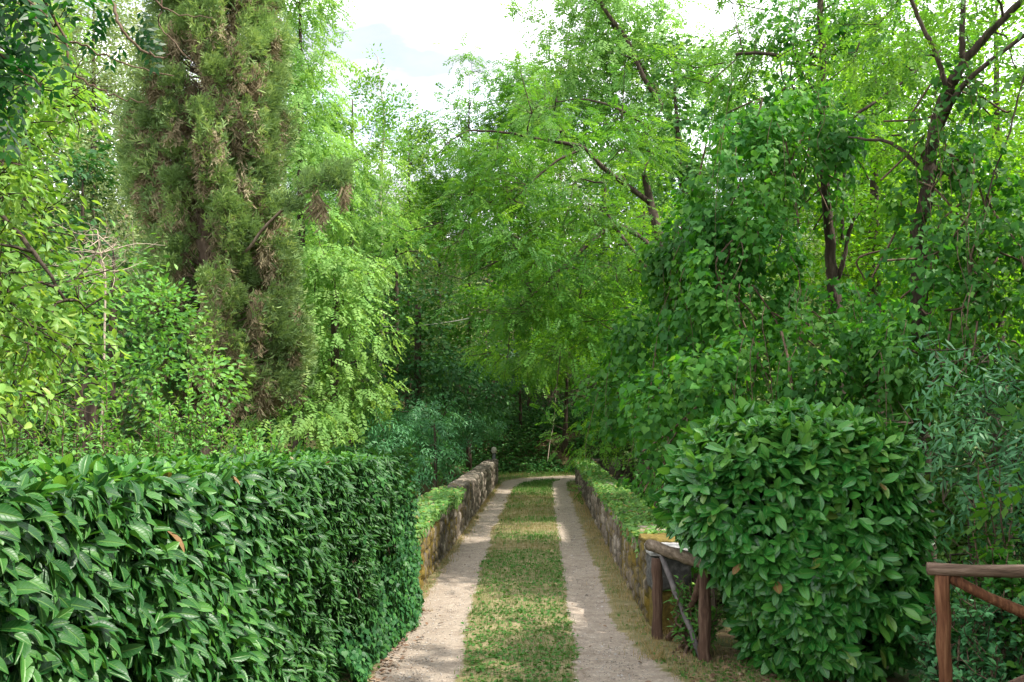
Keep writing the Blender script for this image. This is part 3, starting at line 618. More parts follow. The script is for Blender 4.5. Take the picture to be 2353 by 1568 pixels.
def foliage(Lv, C, O, K, nper, rng, scale=1.0, twigs=None, mi=0, up=0.0, tone=0.0):
    T = K['T']; rc = K['rc'] * scale; n = len(C)
    idx = np.repeat(np.arange(n), nper); N = len(idx)
    sz = rng.uniform(.7, 1.25, n)
    u = nrm(rng.normal(size=(N, 3))); rad = rng.random(N) ** .42
    p = C[idx] + u * rad[:, None] * (rc * sz[idx])[:, None] * np.array([1, 1, K['flat']])
    hd = nrm(u * .9 + O[idx] * .5 + rng.normal(0, K.get('jit', .35), (N, 3))); hd[:, 2] = hd[:, 2] * .55 - K['droop'] + up
    nn = np.array([0, 0, 1.0]) * K['flatn'] + O[idx] * .45 + rng.normal(0, .45, (N, 3))
    ct = rng.random(n); rnd = np.clip(.45 * ct[idx] + .5 * rng.random(N) + .05 + tone, 0, .985)
    Lv.add(T, p, hd, nn, K['s'] * rng.uniform(.7, 1.25, N), rnd, mi)
    if twigs is not None:
        for k in range(n):
            for q in range(4):
                e = C[k] + nrm(rng.normal(size=3) + O[k])[0:3] * rc * np.array([1, 1, K['flat']])
                twigs.add([C[k], (C[k] + e) / 2 + rng.normal(0, .05 * rc, 3), e], [.007, .005, .003], 3, cap=False)
UP = lambda p, z: np.array([p[0], p[1], z])
def tree(name, label, cat, trunk, tr, blobs, kind, cover=2.6, group=None, seed=1, thin=1.0, bark='bark', limbs=(), scale=1.0, twigs=False, m=None, sides=9, tone=0.0, up=0.0, dens=1.3, loose=0, sag=.12, limbless=False, tip=.12, top=.8):
    rng = np.random.default_rng(seed); K = dict(KIND[kind]); 
    if m: K['m'] = m
    trunk = [np.array(p, float) for p in trunk]
    root = empty(name, trunk[0], label, cat, group)
    trunk[-1] = trunk[-2] + (trunk[-1] - trunk[-2]) * top; tp = curve(trunk, 7, .008, rng); tb = Tubes()
    tb.add(tp, np.linspace(tr, tr * tip, len(tp)) * (1 + .35 * np.exp(-np.linspace(0, 8, len(tp)))), sides, .18, seed=seed)
    C, O = clumps(blobs, K['rc'] * scale, rng, dens)
    wood = tp
    for lp, r0, r1 in limbs:
        cp = curve(lp, 6, .005, rng); b = Tubes(); b.add(cp, np.linspace(r0, r1, len(cp)), 8, .16, seed=seed + 3); b.build('branch', M[bark], root); wood = np.vstack([wood, cp])
    lb = Tubes(); 
    if not limbless: grow_limbs(lb, C, wood, tr, rng, 4, thin, sag)
    tw = Tubes() if twigs else None
    cover *= 1.35
    area = sum(math.pi * r[0] * r[2] for _, r in blobs); la = (K['s'] ** 2) * K['af'] * 1.0
    nper = max(4, int(cover * area / la / len(C)))
    Lv = Leaves(); foliage(Lv, C, O, K, nper, rng, scale, tw, tone=tone, up=up)
    if loose:   # single shoots that break the outline
        k = rng.integers(0, len(C), loose); P = C[k] + O[k] * rng.uniform(.3, 1.1, (loose, 1)) * K['rc']
        for i in range(loose):
            e = P[i] + nrm(O[k[i]] + [0, 0, .7])[0:3] * .5
            lb.add([C[k[i]], P[i], e], [.012, .008, .004], 4, cap=False)
            t = np.linspace(.2, 1, 7)[:, None]; q = P[i] * (1 - t) + e * t
            dd = nrm(rng.normal(size=(7, 3)) + [0, 0, .2]); Lv.add(K['T'], q, dd, np.array([0, 0, 1.0]) + rng.normal(0, .3, (7, 3)), K['s'] * rng.uniform(.7, 1.1, 7), rng.random(7) * .9)
    if tw is not None and tw.co: lb.co += tw.co; lb.lo += [x + lb.n for x in tw.lo]; lb.tt += tw.tt; lb.n += tw.n
    if lb.co: tb.co += lb.co; tb.lo += [x + tb.n for x in lb.lo]; tb.tt += lb.tt; tb.n += lb.n
    tb.build('trunk', M[bark], root)
    Lv.build('crown', M[K['m']], root)
    return root
def base(px, Y, z=None):
    p = at(px, 900, Y); p[2] = gz(p[0], p[1]) - .1 if z is None else z; return p
def vine(name, label, blobs, kind_scale, n_per_m2, seed, group=None, m='vine', stems=8, leaf=.11, hang=1.0, tpl=None, cat='climbing vine'):
    """leaves lying over one another like shingles on a lumpy mass, with hanging runners"""
    rng = np.random.default_rng(seed); c0 = blobs[0][0]; root = empty(name, UP(c0, gz(c0[0], c0[1])), label, cat, group)
    Lv = Leaves(); tb = Tubes()
    for c, r in blobs:
        A = 4 * math.pi * (((r[0] * r[1]) ** 1.6 + (r[0] * r[2]) ** 1.6 + (r[1] * r[2]) ** 1.6) / 3) ** (1 / 1.6)
        nc = max(4, int(A * 2.6)); u = nrm(rng.normal(size=(nc, 3))); C = c + u * r * rng.uniform(.62, 1.12, (nc, 1)); O = nrm(u / r); rc = rng.uniform(.22, .5, nc); tn = rng.random(nc)
        N = int(A * n_per_m2); w_ = rc ** 2 / np.sum(rc ** 2); i = rng.choice(nc, N, p=w_); v = nrm(rng.normal(size=(N, 3)) + O[i] * .8)
        p = C[i] + v * (rc[i] * rng.random(N) ** .4)[:, None] * [1, 1, .85] - np.array([0, 0, 1]) * (rng.random(N) ** 3 * .5)[:, None]
        d = np.array([0, 0, -hang]) + v * .75 + rng.normal(0, .4, (N, 3)); n = v * .8 + np.array([0, 0, .75]) + rng.normal(0, .35, (N, 3))
        Lv.add(tpl or T_heart, p, d, n, leaf * rng.uniform(.45, 1.25, N), np.clip(tn[i] * .5 + .5 * rng.random(N), 0, .99))
        for k in range(stems):                      # runners hanging down the face
            v = nrm(rng.normal(size=3) * [1, 1, .3]); v[1] = -abs(v[1]); top = c + v * r * 1.02; l = rng.uniform(.5, 1.8)
            q = np.array([top + np.array([0, 0, .3]), top + v * .12, top + v * .16 + [rng.normal(0, .08), 0, -l * .5], top + v * .10 + [rng.normal(0, .12), 0, -l]]); q = curve(q, 5)
            tb.add(q, np.linspace(.006, .003, len(q)), 3, cap=False)
            j = rng.integers(0, len(q), 12); Lv.add(tpl or T_heart, q[j] + rng.normal(0, .03, (12, 3)), np.array([0, -.4, -1.0]) + rng.normal(0, .4, (12, 3)), np.array([0, -.8, .5]) + rng.normal(0, .3, (12, 3)), leaf * rng.uniform(.4, .9, 12), .3 + .6 * rng.random(12))
        for k in range(stems):                      # woody stems inside the mass
            a = c + rng.uniform(-.7, .7, 3) * r; b = a + np.array([rng.normal(0, .4), rng.normal(0, .2), -rng.uniform(.6, 1.6)]); b[2] = max(b[2], c[2] - r[2])
            tb.add(curve([a, (a + b) / 2 + rng.normal(0, .15, 3), b], 5), .014, 4, cap=False)
    Lv.tubes(tb, 1); Lv.build('foliage', [M[m], M['twig']], root)
    return root

# ---------- left: laurel hedge and laurel bush, built shoot by shoot
def shoots(Lv, P, N_, rng, s0, T, nleaf, mi_fn, spread=1.0, up=.35, droop=.35, rndfn=None, Tb=None, out=.0):
    n = len(P); ax = nrm(N_ * .75 + np.array([0, 0, up]) + rng.normal(0, .28, (n, 3)))
    idx = np.repeat(np.arange(n), nleaf); N = len(idx); a = ax[idx]
    ref = nrm(rng.normal(size=(N, 3))); rad = nrm(ref - a * np.sum(ref * a, 1, keepdims=True))
    t = rng.random(N)
    d = nrm(a * (.35 + .5 * t[:, None]) + rad * spread * (1.1 - .5 * t[:, None]) + np.array([0, 0, -droop]) * (1 - N_[idx][:, 2:3].clip(0, 1)))
    p = P[idx] + a * (t * s0[idx] * .7)[:, None]
    nn = nrm(a * .9 + N_[idx] * .7 + np.array([0, 0, .35]) + rng.normal(0, .22, (N, 3)))
    sz = s0[idx] * (.45 + .8 * rng.random(N) ** .8)
    rnd = rndfn(idx, N) if rndfn is not None else rng.random(N)
    mi = mi_fn(idx, p)
    for k in (0, 1):
        q = mi == k
        h = q & (rng.random(N) < .5)
        Lv.add(T, p[q & ~h], d[q & ~h], nn[q & ~h], sz[q & ~h], rnd[q & ~h], k)
        Lv.add(Tb or T, p[h], d[h], nn[h], sz[h], rnd[h], k)
def hull(name, pts_fn, m, parent, nu=40, nv=30):
    u = np.linspace(0, 1, nu); v = np.linspace(0, 1, nv); U, V = np.meshgrid(u, v, indexing='ij'); P = pts_fn(U, V)
    return gridmesh(name, P[0], P[1], P[2], m, parent=parent)
def hedge():
    rng = np.random.default_rng(11); y0, y1 = 1.9, 11.15
    root = empty('laurel_hedge', (-2.1, 6.5, 0), 'long clipped laurel hedge along the left side of the track', 'hedge')
    zt = lambda y: 1.87 - .018 * (y - 2); xf = lambda y, z: -1.50 - .20 * (1 - sst(7.8, 10.9, y)) - .03 * np.sin(y * 1.3) + .14 * (vn(y, z, .55, 5) - .5) * 2 - .10 * sst(1.2, 1.9, z)
    Lv = Leaves(); xb = -2.75
    # face
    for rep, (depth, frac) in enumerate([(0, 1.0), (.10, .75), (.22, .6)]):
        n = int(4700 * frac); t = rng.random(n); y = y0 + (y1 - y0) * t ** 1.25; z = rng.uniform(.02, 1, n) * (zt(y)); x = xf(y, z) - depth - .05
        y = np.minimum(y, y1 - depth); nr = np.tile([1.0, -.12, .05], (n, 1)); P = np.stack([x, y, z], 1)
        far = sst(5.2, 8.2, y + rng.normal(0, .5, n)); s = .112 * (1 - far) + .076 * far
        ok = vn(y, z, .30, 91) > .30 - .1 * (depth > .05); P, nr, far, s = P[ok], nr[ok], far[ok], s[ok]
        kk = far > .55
        rf = lambda idx, N: np.clip(rng.random(N) * .93 - depth * 1.2 + (rng.random(N) < .006) * .2, 0, 1)  # deeper leaves get darker tones, inner shade put into the colour
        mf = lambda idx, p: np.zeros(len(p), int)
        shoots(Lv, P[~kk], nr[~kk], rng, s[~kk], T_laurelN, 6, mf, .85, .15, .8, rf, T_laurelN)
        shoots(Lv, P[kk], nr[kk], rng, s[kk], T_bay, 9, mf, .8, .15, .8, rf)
    # far end face
    n = 900; x = rng.uniform(xb, -1.45, n); z = rng.uniform(.02, 1.78, n); P = np.stack([x, y1 + .02 - rng.random(n) * .12, z], 1)
    shoots(Lv, P, np.tile([.1, 1, .1], (n, 1)), rng, np.full(n, .085), T_bay, 7, lambda i, p: np.zeros(len(p), int), .9, .3, .5)
    # top
    n = 4400; y = y0 + (y1 - y0) * rng.random(n) ** 1.1; x = xb + (xf(y, y * 0 + 1.75) - .04 - xb) * rng.random(n); z = zt(y) - .04 - .12 * (1 - sst(0, .16, xf(y, y * 0 + 1.75) - x)) + (vn(x, y, .5, 3) - .5) * .10 - rng.random(n) * .10
    P = np.stack([x, y, z], 1); far = sst(4.5, 8.5, y); s = .104 * (1 - far) + .078 * far
    shoots(Lv, P, np.tile([.05, 0, 1.0], (n, 1)) + rng.normal(0, .2, (n, 3)), rng, s, T_laurelN, 6, lambda i, p: (rng.random(len(p)) < .6).astype(int), .9, .3, 0, None, T_laurelN)
    # back
    n = 700; y = rng.uniform(y0, y1, n); P = np.stack([np.full(n, xb) + rng.normal(0, .05, n), y, rng.uniform(.1, 1.75, n)], 1)
    shoots(Lv, P, np.tile([-1, 0, .1], (n, 1)), rng, np.full(n, .14), T_laurelN, 6, lambda i, p: np.zeros(len(p), int))
    Lv.build('foliage', [M['laurel'], M['laurelyoung']], root)
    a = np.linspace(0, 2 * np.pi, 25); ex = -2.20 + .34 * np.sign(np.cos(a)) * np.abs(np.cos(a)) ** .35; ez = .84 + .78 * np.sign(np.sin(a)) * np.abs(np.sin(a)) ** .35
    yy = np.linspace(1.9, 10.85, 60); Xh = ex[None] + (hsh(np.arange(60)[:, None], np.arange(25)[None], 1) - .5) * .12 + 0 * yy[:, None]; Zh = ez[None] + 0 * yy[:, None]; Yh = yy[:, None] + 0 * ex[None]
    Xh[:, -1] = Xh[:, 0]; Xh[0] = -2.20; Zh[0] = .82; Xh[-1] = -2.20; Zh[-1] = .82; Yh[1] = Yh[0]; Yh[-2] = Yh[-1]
    gridmesh('dark_core', Xh, Yh, Zh, M['core'], parent=root)  # added dark hull that stands in for shade inside the hedge
    # stems
    tb = Tubes()
    for k in range(14):
        y = 2.4 + k * .62; b = np.array([-2.15 + rng.normal(0, .08), y, 0]); 
        for q in range(4): tb.add(curve([b, b + [rng.normal(0, .08), rng.normal(0, .2), .6], b + [rng.uniform(-.4, .02), rng.normal(0, .3), 1.45]], 4), np.linspace(.025, .008, 8)[:7] if False else .014, 5, cap=False)
    tb.build('stem', M['twig'], root)
    # ivy climbing over the far lower end: a plant of its own
    iv = empty('ivy', (-1.45, 10.2, 0), 'small leaved ivy creeping over the lower far end of the laurel hedge', 'ivy')
    Li = Leaves(); n = 5200; y = 11.25 - 3.2 * rng.random(n) ** 1.5; lim = .95 * sst(7.8, 11, y) + .25; z = rng.random(n) ** 1.2 * lim * rng.uniform(.6, 1.15, n); x = xf(y, z) + .03 + rng.random(n) * .09 + .10 * (1 - sst(0, .35, z))
    Li.add(T_heart, np.stack([x, np.minimum(y, 11.25), z + .02], 1), np.array([.35, -.1, -1.0]) + rng.normal(0, .45, (n, 3)), np.array([1, -.25, .55]) + rng.normal(0, .3, (n, 3)), rng.uniform(.03, .062, n), rng.random(n))
    n = 600; y = rng.uniform(8.2, 10.9, n); z = rng.uniform(.8, 1.6, n); k = vn(y, z, .35, 77) > .6; y, z = y[k], z[k]; n = len(y)
    Li.add(T_heart, np.stack([xf(y, z) + .09, y, z], 1), np.array([.35, -.1, -1.0]) + rng.normal(0, .45, (n, 3)), np.array([1, -.25, .55]) + rng.normal(0, .3, (n, 3)), rng.uniform(.03, .06, n), .4 + .6 * rng.random(n))
    t2 = Tubes()
    for k in range(9):
        y = rng.uniform(8.4, 11); p = [np.array([xf(y, z) - .06, y + rng.normal(0, .08), z]) for z in (0.02, .3, .6, .9)]; t2.add(curve(p, 4), .006, 4, cap=False)
    Li.tubes(t2, 1); Li.build('foliage', [M['ivy'], M['twig']], iv)
hedge()
def bush():
    rng = np.random.default_rng(12); c = np.array([2.19, 8.98, 1.00]); r = np.array([.95, .83, .95])
    root = empty('laurel_bush', (2.2, 9.0, 0), 'big rounded cherry laurel bush growing through the log fence', 'bush')
    def surf(u):
        e = 3.8; k = (np.abs(u[:, 0]) ** e + np.abs(u[:, 1]) ** e + np.abs(u[:, 2]) ** e) ** (-1 / e); return k
    Lv = Leaves()
    for depth, n, nl in ((0, 3000, 7), (.12, 2000, 6), (.28, 700, 6)):
        u = nrm(rng.normal(size=(n, 3))); k = surf(u); th = np.arctan2(u[:, 1], u[:, 0])
        lump = 1 + (vn(th * 2 + 8, u[:, 2] * 3 + 4, .55, 6) - .5) * .20 + (rng.random(n) < .03) * .06
        P = c + u * r * (k * lump)[:, None] - nrm(u / r) * depth
        # narrower, open foot on the track side
        f = sst(.95, .1, P[:, 2]); f = np.clip((1.12 - P[:, 2]) / .55, 0, 1) ** .8; P[:, 0] += np.where(P[:, 0] < c[0], f * .62 * ((c[0] - P[:, 0]) / 1.0), 0)
        P[:, 0] -= np.where(P[:, 0] > c[0], f * .05, 0)
        P[:, 2] += .10 * (1 - ((P[:, 0] - c[0]) / 1.2) ** 2) * (P[:, 2] > 1.4)
        f1, f2 = onground(1512, 1470)[:2], onground(1622, 1520)[:2]; fd = nrm((f2 - f1)[None])[0]; fn = np.array([-fd[1], fd[0]])
        sd = (P[:, 0] - f1[0]) * fn[0] + (P[:, 1] - f1[1]) * fn[1]; al = (P[:, 0] - f1[0]) * fd[0] + (P[:, 1] - f1[1]) * fd[1]
        push = np.where((P[:, 2] < 1.12) & (al < 1.12), np.clip(.22 - sd, 0, .8), 0); P[:, 0] += fn[0] * push; P[:, 1] += fn[1] * push
        nr = nrm(np.sign(u) * np.abs(u * k[:, None]) ** 1.6 / r + u * .25)
        ok = (P[:, 2] > .05) & ~((vn(th * 3, u[:, 2] * 3, .42, 40) < .37) & (depth < .2) & (u[:, 2] < .3))
        P, nr = P[ok], nr[ok]; top = P[:, 2] > 1.95
        s = np.where(top, .14, .138) * rng.uniform(.85, 1.15, len(P))
        mf = lambda idx, p: ((p[:, 2] > 1.75 + rng.normal(0, .22, len(p))) & (rng.random(len(p)) < .8)).astype(int)
        rf = lambda idx, N: np.clip(rng.random(N) * .85 + .13 - depth + (rng.random(N) < .01) * .3, 0, 1)  # tone falls with depth: shade within the bush painted into the leaves
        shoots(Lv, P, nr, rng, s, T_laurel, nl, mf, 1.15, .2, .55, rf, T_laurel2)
    Lv.build('foliage', [M['laurelbush'], M['laurelyoung']], root)
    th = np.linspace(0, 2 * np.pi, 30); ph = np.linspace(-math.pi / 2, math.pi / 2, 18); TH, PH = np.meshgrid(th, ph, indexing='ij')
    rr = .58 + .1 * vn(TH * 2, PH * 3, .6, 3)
    gridmesh('dark_core', c[0] + .18 + rr * np.cos(TH) * np.cos(PH) * r[0], c[1] + rr * np.sin(TH) * np.cos(PH) * r[1], c[2] + .05 + rr * np.sin(PH) * 1.15, M['core'], parent=root)  # added dark hull, stands in for shade inside the bush
    tb = Tubes()
    for k in range(26):
        b = np.array([2.3 + rng.normal(0, .2), 9.0 + rng.normal(0, .18), 0]); e = c + nrm(rng.normal(size=3)) * r * .85 + [.15, .1, 0]
        e[2] = max(e[2], .3)
        tb.add(curve([b, b * .5 + e * .5 + rng.normal(0, .1, 3), e], 5), np.linspace(.022, .006, 11)[:len(curve([b, b, e], 5))], 5, cap=False)
    tb.build('stem', M['twig'], root)
bush()

# ---------- log fence
def log(tb, a, b, r, seed, n=9, bend=.012):
    rng = np.random.default_rng(seed); t = np.linspace(0, 1, n)[:, None]; P = np.array(a) * (1 - t) + np.array(b) * t; P[1:-1] += rng.normal(0, bend, (n - 2, 3))
    tb.add(P, r * (1 + rng.normal(0, .04, n)), 14, .07, seed=seed)
def flog(name, a, b, r, m, parent, seed, bend=.008, n=9):
    tb = Tubes(); log(tb, a, b, r, seed, n, bend); return tb.build(name, M[m], parent)
p1 = onground(1512, 1470); p2 = onground(1622, 1520); p3 = np.array([2.70, 6.95, 0]); p4 = np.array([4.75, 6.75, 0])
z1 = .84
fen = empty('log_fence', p1, 'short bay of log fence between the parapet end and the laurel bush', 'fence', 'rustic log fences')
flog('post', p1 - [0, 0, .15], UP(p1, .77), .052, 'log', fen, 1)
flog('post', p2 - [0, 0, .15], UP(p2, .80), .054, 'log', fen, 2)
dr = nrm((p2 - p1)[None])[0]
flog('rail', UP(p1 - dr * .16, .88), UP(p2 + dr * .10, .845), .055, 'raillog', fen, 3, .005)
flog('brace', UP(p1 + dr * .02 + [.03, -.07, 0], .80), UP(p2 - dr * .12 + [0, -.1, 0], .03), .026, 'greylog', fen, 4, .003)
tb = Tubes(); q = curve([UP(p1 + dr * .14 + [.04, .06, 0], .02), UP(p1 + dr * .35 + [.03, .08, 0], .16), UP(p2 - dr * .2 + [0, .08, 0], .45), UP(p2 - dr * .03 + [0, .07, 0], .72)], 5); tb.add(q, .032, 10, .1); tb.build('brace', M['log'], fen)
fe2 = empty('log_fence', p3, 'reddish log fence bay with crossed braces at the right edge', 'fence', 'rustic log fences')
flog('post', p3 - [0, 0, .15], UP(p3, 1.06), .047, 'redlog', fe2, 6)
flog('post', p4 - [0, 0, .4], UP(p4, 1.06), .064, 'redlog', fe2, 7)
flog('rail', UP(p3 - [.09, -.01, 0], 1.10), UP(p4 + [.2, 0, 0], 1.08), .043, 'raillogx', fe2, 8, .005)
flog('brace', UP(p3 + [.06, .02, 0], 1.04), UP(p4 - [.06, -.02, 0], .12), .038, 'redlog', fe2, 9, .006)
flog('brace', UP(p3 + [.06, .11, 0], .12), UP(p4 - [.06, -.11, 0], 1.0), .038, 'log', fe2, 10, .006)

# ---------- creeper on the parapets
def wall_creeper(name, label, x0, y0, y1, n, seed, hang_in, hang_out):
    rng = np.random.default_rng(seed); root = empty(name, (x0, y0, WH), label, 'creeper'); Lv = Leaves(); tb = Tubes()
    y = y0 + (y1 - y0) * rng.random(n) ** 1.35; o = rng.uniform(-.08, .44, n); lim = vn(y, y * 0, .9, seed)
    z = WH + .02 + rng.random(n) ** 2 * (.03 + .06 * vn(y, o, .3, seed)); x = x0 + o
    f = rng.random(n); dr_ = rng.random(n) ** 1.6
    inn = f < hang_in; x = np.where(inn, WR - .03 if x0 > 0 else WL + .03, x); z = np.where(inn, WH - dr_ * .25 * lim, z)
    ou = f > 1 - hang_out; x = np.where(ou, (x0 + .40) if x0 > 0 else (x0 - .06), x); z = np.where(ou, WH - dr_ * .9, z)
    far = 1 + (y - 11).clip(0) / 20
    out = np.where(inn, -1 if x0 > 0 else 1, np.where(ou, 1 if x0 > 0 else -1, 0))
    nn = np.stack([out, np.full(n, -.3), 1 - .6 * np.abs(out)], 1) + rng.normal(0, .35, (n, 3))
    d = np.stack([rng.normal(0, .8, n), rng.normal(0, .8, n), -.1 - .9 * np.abs(out) + rng.normal(0, .3, n)], 1)
    Lv.add(T_heart, np.stack([x, y, z], 1), d, nn, rng.uniform(.03, .06, n) * far, rng.random(n))
    for k in range(24):
        yy = rng.uniform(y0, y1); xx = x0 + rng.uniform(0, .34); p = [np.array([xx, yy, WH + .04]), np.array([xx + rng.normal(0, .1), yy + .4, WH + .06]), np.array([xx + rng.normal(0, .1), yy + .9, WH + .04])]; tb.add(curve(p, 3), .005, 3, cap=False)
    Lv.tubes(tb, 1); Lv.build('foliage', [M['wallweed'], M['twig']], root)
wall_creeper('creeper', 'green creeper matting the top of the right parapet', WR, 11.35, 33.5, 15000, 44, .09, .30)
wall_creeper('creeper', 'green creeper spilling over the near end of the left parapet', WL - .36, 11.2, 19.0, 8500, 45, .22, .16)

# ---------- left shrubs above the hedge
def shrub(label, px, top, Y, halfw, seed, m='shrub', stems=22, leaf=.075, T=T_oval, low=None, dens=1.0, group='leafy shrubs behind the laurel hedge', lean=.35, cat='shrub', up=.5, name='shrub'):
    """a shrub of upright shoots from one foot, leaves set along each shoot"""
    rng = np.random.default_rng(seed); b = base(px, Y); b[2] += .1; tz = at(px, top, Y)[2]; root = empty(name, b, label, cat, group); tb = Tubes(); Lv = Leaves()
    W = halfw * Y / F; H = tz - b[2]
    for k in range(stems):
        a = rng.uniform(0, 6.28); rr = math.sqrt(rng.random()) * W; h = H * (1 - .38 * (rr / W) ** 2) * rng.uniform(.72, 1.0)
        e = b + np.array([math.cos(a) * rr, math.sin(a) * rr, h]); md = b * .5 + e * .5 + np.array([math.cos(a) * rr * lean, math.sin(a) * rr * lean, -.05 * h]) + rng.normal(0, .06, 3)
        q = curve([b + rng.normal(0, .08, 3) * [1, 1, 0], md, e], 9, .012, rng); tb.add(q, np.linspace(.020, .005, len(q)), 5, cap=False)
        segs = [q]
        for j in range(int(20 * dens)):
            i = rng.integers(len(q) // 4, len(q) - 1); v = nrm(rng.normal(size=3) * [1, 1, .3] + [0, 0, .55]); l = rng.uniform(.22, .6) * (1.15 - i / len(q) * .6) * (H / 3) ** .5
            s = np.array([q[i], q[i] + v * l * .5, q[i] + v * l + [0, 0, .06]]); tb.add(s, [.008, .005, .003], 3, cap=False); segs.append(curve(s, 5))
        for s in segs:
            ln = np.sum(np.linalg.norm(np.diff(s, axis=0), axis=1)); n = int(ln / (leaf * .22) * dens); t = rng.random(n) if s is not q else .25 + .75 * rng.random(n)
            f = t * (len(s) - 1); i0 = np.minimum(f.astype(int), len(s) - 2); P = s[i0] + (s[i0 + 1] - s[i0]) * (f - i0)[:, None]; tg = nrm(s[i0 + 1] - s[i0])
            d = nrm(rng.normal(size=(n, 3))); d = nrm(d - tg * np.sum(d * tg, 1, keepdims=True)) + tg * up + [0, 0, .05]
            Lv.add(T, P, d, tg + np.array([0, 0, .7]) + rng.normal(0, .3, (n, 3)), leaf * rng.uniform(.55, 1.2, n), np.clip(.35 * t + .6 * rng.random(n), 0, .99))
    tb.build('stem', M['twig'], root); Lv.build('foliage', M[m], root); return root
shrub('tall leafy shrub with upright pale shoots near the left edge above the hedge', 85, 800, 9.5, 150, 101, leaf=.07)
shrub('leafy shrub with the two tallest round-leaved shoots above the hedge', 290, 752, 10.5, 130, 102, stems=14, leaf=.065, T=T_rnd)
shrub('dense green shrub in front of the cypress foot', 430, 808, 11.5, 140, 103, leaf=.07)
shrub('low green shrub behind the middle of the laurel hedge', 545, 846, 12.3, 110, 104, leaf=.07)
shrub('yellow green shrub right of the cypress above the hedge', 625, 872, 13, 80, 105, leaf=.075, dens=.9)
shrub('bushy shrub filling the gap under the sunlit ash branches', 190, 880, 8.6, 160, 106, stems=20, leaf=.06)
shrub('low shrub behind the hedge below the brown cypress foliage', 370, 935, 9.3, 150, 107, stems=22, leaf=.06)
shrub('small shrub touching the back of the hedge in its middle', 560, 950, 10.5, 140, 108, stems=20, leaf=.065)
shrub('shrub with reddish tips at the far end of the hedge', 730, 985, 14, 90, 109, stems=16, leaf=.07)
shrub('leafy shrub low at the far left behind the hedge', 10, 930, 7.4, 150, 110, stems=20, leaf=.06)

